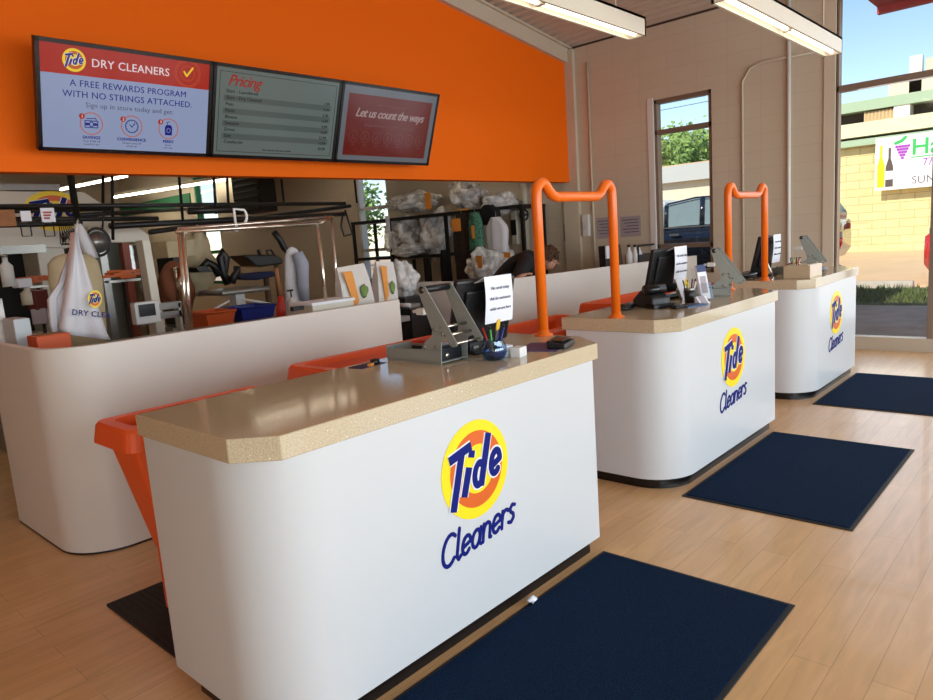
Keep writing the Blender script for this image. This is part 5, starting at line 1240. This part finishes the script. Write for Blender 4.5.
def hang(px0, px1, py0, py1, X_, m, label, seed, film_=None):
    a = sX(px0, py0, X_); c = sX(px1, py1, X_); yc = (a.y+c.y)/2; w_ = abs(a.y-c.y)/2
    t = thing('hanging_garment', label, 'garment', (X_, yc, a.z), 'garments hanging from the shelf rack')
    rg = []
    for k in range(9):
        v = k/8; z = a.z+(c.z-a.z)*v; s_ = (.35+.65*min(1, v*3.5))*(1+.08*math.sin(seed+v*5))
        rg.append([(X_+(.07+.02*math.sin(j*2.2+seed))*math.sin(2*PI*j/20), yc+w_*s_*math.cos(2*PI*j/20)*(1+.05*math.sin(j*3+seed)), z) for j in range(20)])
    MB().loft(rg).build('cloth', m, t)
    MB().tube([(X_, yc, a.z-.02), (X_, yc, a.z+.06), (X_+.02, yc+.02, a.z+.08)], .006, 6).build('hanger_hook', steel, t)
    if film_:
        e = sX(*film_[:2], X_-.13); MB().cbox(e, (.006, film_[2]/75, film_[3]/75)).build('orange_tag', tagor, t)
c = sX(484, 284, 7.6); tag(bx(7.35, c.y-.3, 0, 7.9, c.y+.3, c.z).build('laundry_cart', steel, bevel=.01), 'grey cart carrying the bagged laundry left of the bending person', 'cart')
hang(452, 476, 215, 292, 7.9, darkcl, 'dark brown striped garment with orange slip, hanging from the rack', 1, (456, 225, 14, 14))
hang(468, 484, 213, 250, 7.8, teal, 'green patterned garment hanging beside the dark brown one', 2, (473, 232, 4, 14))
hang(440, 452, 250, 292, 7.9, blackcl, 'black garment hanging low under the shelf', 3)
hang(478, 500, 206, 224, 8.0, blackcl, 'black cloth hanging from the right end of the top shelf', 5)
hang(486, 508, 218, 252, 7.9, cloth, 'white hanger cluster with curved black straps near the rack end', 6)
a = sX(423, 258, 8.0); c = sX(430, 284, 8.0); tag(bx(8.0, c.y, 0, 8.06, a.y, a.z).build('dark_post', blkmet), 'thick black post under the lower shelf', 'post')
a = sX(511, 211, XR-.1); c = sX(518, 244, XR-.1); t = thing('breaker_box', 'cream electrical box on the wall behind the rack end', 'box', (XR, (a.y+c.y)/2, c.z))
MB().box((XR-.12, c.y, c.z), (XR, a.y, a.z)).build('box_body', cream, t, bevel=.01); MB().box((XR-.13, (a.y+c.y)/2-.05, (a.z+c.z)/2-.12), (XR-.12, (a.y+c.y)/2+.05, (a.z+c.z)/2+.12)).build('switch_plate', blk, t)
a = sX(386, 216, 8.3); c = sX(391, 233, 8.3); tag(MB().box((8.28, c.y, c.z), (8.29, a.y, a.z)).build('white_card', paper), 'blank white card hanging at the left post of the shelf rack', 'card')
# dark vent unit high up
a = aX(231, 178, 8.6); c = aX(262, 211, 8.6); t = thing('vent_unit', 'dark slatted ventilation unit high on the far block wall', 'vent', (8.7, (a.y+c.y)/2, c.z))
MB().box((8.6, c.y, c.z), (9.0, a.y, 3.6)).build('unit_body', mat('dark vent', (52, 46, 38), .7), t)
b = MB()
for k in range(9): z_ = c.z+.08+k*.13; b.box((8.57, c.y+.05, z_), (8.6, a.y-.05, z_+.04))
b.build('slats', blkmet, t)
struct(MB().box((XR-.04, 17.6, 2.95), (XR, YB, 3.25)).build('trim_4', green))
# --- things on the right half wall
def hw(px, py): return aZ(px, py, HW)
def onwall(px, back=.0):    # place on the right half wall, just behind its front face
    t_ = (px-495)/166; p = a_r+(b_r-a_r)*t_; return p
c = aY(605, 250, 4.75)
t = thing('work_desk', 'grey desk behind the right half wall', 'desk', (6.9, 4.9, 0)); bx(7.35, 4.55, .98, 8.9, 5.1, 1.02).build('desk_top', steel, t)
for x_ in (7.4, 8.8): bx(x_, 4.6, 0, x_+.05, 5.05, .98).build('leg', steel, t)
DT = 1.02
a = aY(603, 246, 4.7); cc = aY(622, 262, 4.7); t = thing('desk_phone', 'black desk telephone standing behind the right half wall', 'phone', (a.x, 4.7, DT))
b = MB(); b.prism([(a.x, 4.66, DT), (cc.x, 4.66, DT), (cc.x-.02, 4.7, a.z), (a.x+.04, 4.7, a.z)], (0, .1, 0)); b.build('phone_body', blk, t, bevel=.01)
MB().box((a.x-.02, 4.64, a.z-.16), (a.x+.05, 4.66, a.z)).build('phone_card', paper, t)
for k, (px, lab, m_, h_) in enumerate(((629, 'white mug-like bottle beside the black box frame', whitepl, .1), (635, 'white cup with black lid behind the right half wall', whitepl, .13), (639, 'small red-capped bottle behind the right half wall', cloth, .11))):
    c = aY(px, 255, 4.7); t = thing('small_bottle', lab, 'bottle', (c.x, 4.7, DT)); hh = aY(px, 247, 4.7).z-DT
    MB().lathe((c.x, 4.7, DT), [(.04, 0), (.045, .02), (.045, hh*.7), (.02, hh*.9), (.02, hh)], 14).build('bottle_body', m_, t); MB().lathe((c.x, 4.7, DT+hh), [(.022, 0), (.022, .03), (0, .032)], 10).build('cap', [blk, blk, redpl][k], t)
a = aY(638, 246, 4.65); cc = aY(661, 262, 4.65); t = thing('document_tray', 'black-framed tray beside the tall narrow window', 'tray', (a.x, 4.65, DT))
b = MB(); b.tube([(a.x, 4.65, DT), (a.x, 4.65, a.z), (cc.x, 4.65, a.z), (cc.x, 4.65, DT)], .015, 6); b.build('tray_frame', blk, t); bx(a.x, 4.65, DT+.01, cc.x, 4.85, DT+.2).build('tray_mesh', mat('dark mesh', (60, 56, 54), .6), t)
for k, (dx, m_, lab) in enumerate(((.0, yellpl, 'yellow-green marker at the right of the tray'), (.05, mat('purple plastic', (90, 60, 130), .4), 'purple marker at the right of the tray'))):
    tag(bx(cc.x+.02+dx, 4.66, DT, cc.x+.05+dx, 4.69, a.z+.02).build('marker', m_), lab, 'marker', 'markers beside the tray')
tag(MB().prism([aY(660, 258, 4.6), aY(664, 251, 4.6), aY(670, 252, 4.6), aY(666, 268, 4.6)], (0, .01, 0)).build('propped_paper', paper2), 'pinkish paper propped up below the narrow window', 'paper')

# --- person bending over behind the right half wall
PY = 4.95
def pa(px, py, Y_=PY): return aY(px, py, Y_)
J = {}; hp = pa(500, 290, PY+.1); hip = Vector((hp.x-.05, PY+.12, .98))
J['pelvis'] = hip
J['waist'] = pa(508, 276, PY+.08); J['chest'] = pa(521, 261, PY+.02); J['neckb'] = pa(536, 256, PY-.04); J['neck'] = pa(541, 257, PY-.08)
J['head0'] = pa(546, 258, PY-.1); J['head1'] = pa(551, 262, PY-.12); J['jaw'] = pa(548, 269, PY-.15)
J['shR'] = pa(526, 262, PY-.2); J['elR'] = pa(514, 283, PY-.38); J['wrR'] = pa(520, 277, PY-.5); J['haR'] = pa(524, 274.5, PY-.52)
J['shL'] = pa(531, 259, PY+.16); J['elL'] = pa(541, 280, PY+.1); J['wrL'] = pa(549, 280, PY-.02); J['haL'] = pa(553, 279.5, PY-.08)
for s_, dx in (('R', -.12), ('L', .12)):
    J['th'+s_] = hip+Vector((0, dx, -.08)); J['kn'+s_] = Vector((hip.x+.03, hip.y+dx*1.1, .5)); J['an'+s_] = Vector((hip.x-.04, hip.y+dx*1.1, .09)); J['to'+s_] = Vector((hip.x+.12, hip.y+dx*1.1, .045))
E_ = [('pelvis', 'waist', 0), ('waist', 'chest', 0), ('chest', 'neckb', 0), ('neckb', 'neck', 0), ('neck', 'head0', 0), ('head0', 'head1', 0), ('head1', 'jaw', 0), ('chest', 'shR', 0), ('shR', 'elR', 0), ('elR', 'wrR', 0), ('wrR', 'haR', 0), ('chest', 'shL', 0), ('shL', 'elL', 0), ('elL', 'wrL', 0), ('wrL', 'haL', 0)]
for s_ in 'RL': E_ += [('pelvis', 'th'+s_, 0), ('th'+s_, 'kn'+s_, 0), ('kn'+s_, 'an'+s_, 0), ('an'+s_, 'to'+s_, 0)]
RAD = dict(pelvis=.14, waist=.13, chest=.14, neckb=.075, neck=.055, head0=.105, head1=.108, jaw=.066, shR=.07, elR=.045, wrR=.028, haR=.036, shL=.07, elL=.045, wrL=.028, haL=.036, thR=.09, thL=.09, knR=.06, knL=.06, anR=.045, anL=.045, toR=.04, toL=.04)
def skinned(name, keys, m, par, add=0, extra=(), lvl=2):
    V = list(keys); edges = [(V.index(a), V.index(c)) for a, c, _ in E_ if a in V and c in V]
    vs = [J[k] for k in V]; rad = [RAD[k]+add for k in V]
    for (k, dirs) in extra:    # fingers
        base = J[k]
        for fd, L_ in dirs:
            i0 = len(vs); vs.append(base+fd*.35*L_+fd*.0); rad.append(.010); vs.append(base+fd*L_*.7); rad.append(.009); vs.append(base+fd*L_+Vector((0, 0, -.012))); rad.append(.008)
            edges += [(V.index(k), i0), (i0, i0+1), (i0+1, i0+2)]
    org = par.location; me = bpy.data.meshes.new(name); me.from_pydata([v-org for v in vs], edges, [])
    o = bpy.data.objects.new(name, me); COL.objects.link(o); o.parent = par
    md = o.modifiers.new('skin', 'SKIN'); md.use_smooth_shade = True
    for sv, r_ in zip(me.skin_vertices[0].data, rad): sv.radius = (r_, r_); 
    me.skin_vertices[0].data[0].use_root = True
    sb = o.modifiers.new('sub', 'SUBSURF'); sb.levels = lvl; sb.render_levels = lvl
    me.materials.append(m); return o
pr = thing('person', 'person with curly brown hair in a black top bending over behind the right half wall', 'person', (hip.x, hip.y, 0))
fing = lambda d: [(Vector(v).normalized(), l) for v, l in (((.9, -.5, .1), .10), ((1, -.2, .05), .11), ((1, .1, 0), .105), ((.95, .35, -.02), .09), ((.5, -.9, .15), .075))]
skinned('body', ['pelvis']+[k for k in J if k != 'pelvis'], skin, pr, extra=(('haR', fing(0)), ('haL', fing(0))))
sh = skinned('black_top', ['pelvis', 'waist', 'chest', 'neckb', 'shR', 'elR', 'shL', 'elL'], blackcl, pr, .022)
skinned('trousers', ['pelvis', 'thR', 'knR', 'anR', 'thL', 'knL', 'anL'], jeans, pr, .02)
# face and hair
hc = (J['head0']+J['head1'])/2
fd = (J['head1']-J['head0']).normalized(); dn = Vector((.35, -.35, -.85)).normalized()
MB().loft([[hc+Vector((.088, -.05, -.035))+Vector((math.cos(k*PI/4)*r_, math.sin(k*PI/4)*r_, 0))+Vector((.010, -.008, -.012))*q_ for k in range(8)] for q_, r_ in ((-1, .008), (0, .016), (1, .018), (1.8, .008))]).build('nose', skin, pr)
MB().blob(hc+Vector((-.015, -.1, -.005)), (.022, .012, .032), .05, 2, 2, 1).build('ear', skin, pr)
MB().blob(hc+Vector((.055, -.085, .0)), (.012, .008, .008), 0, 1, 2, 1).build('eye', blk, pr)
MB().blob(hc+Vector((.06, -.065, -.078)), (.022, .018, .006), 0, 1, 2, 1).build('mouth', mat('lips', (170, 95, 85), .5), pr)
b = MB(); random.seed(21)
b.blob(hc+Vector((-.0, .02, .055)), (.135, .125, .105), .12, 5, 3, 2)
for k in range(150):
    u = Vector((random.gauss(0, 1), random.gauss(0, 1), abs(random.gauss(0, 1))-.15)).normalized()
    if u.x > .2 and u.z < .25 and u.y < -.1: continue
    c = hc+Vector((0, .02, .03))+Vector((u.x*.14, u.y*.13, u.z*.125)); w_ = u.orthogonal().normalized(); w2 = u.cross(w_); r_ = random.uniform(.014, .024)
    b.tube([c+w_*r_*math.cos(a)+w2*r_*math.sin(a)+u*(.004*a) for a in [i*1.1 for i in range(7)]], .006, 5)
b.build('hair', hair, pr)
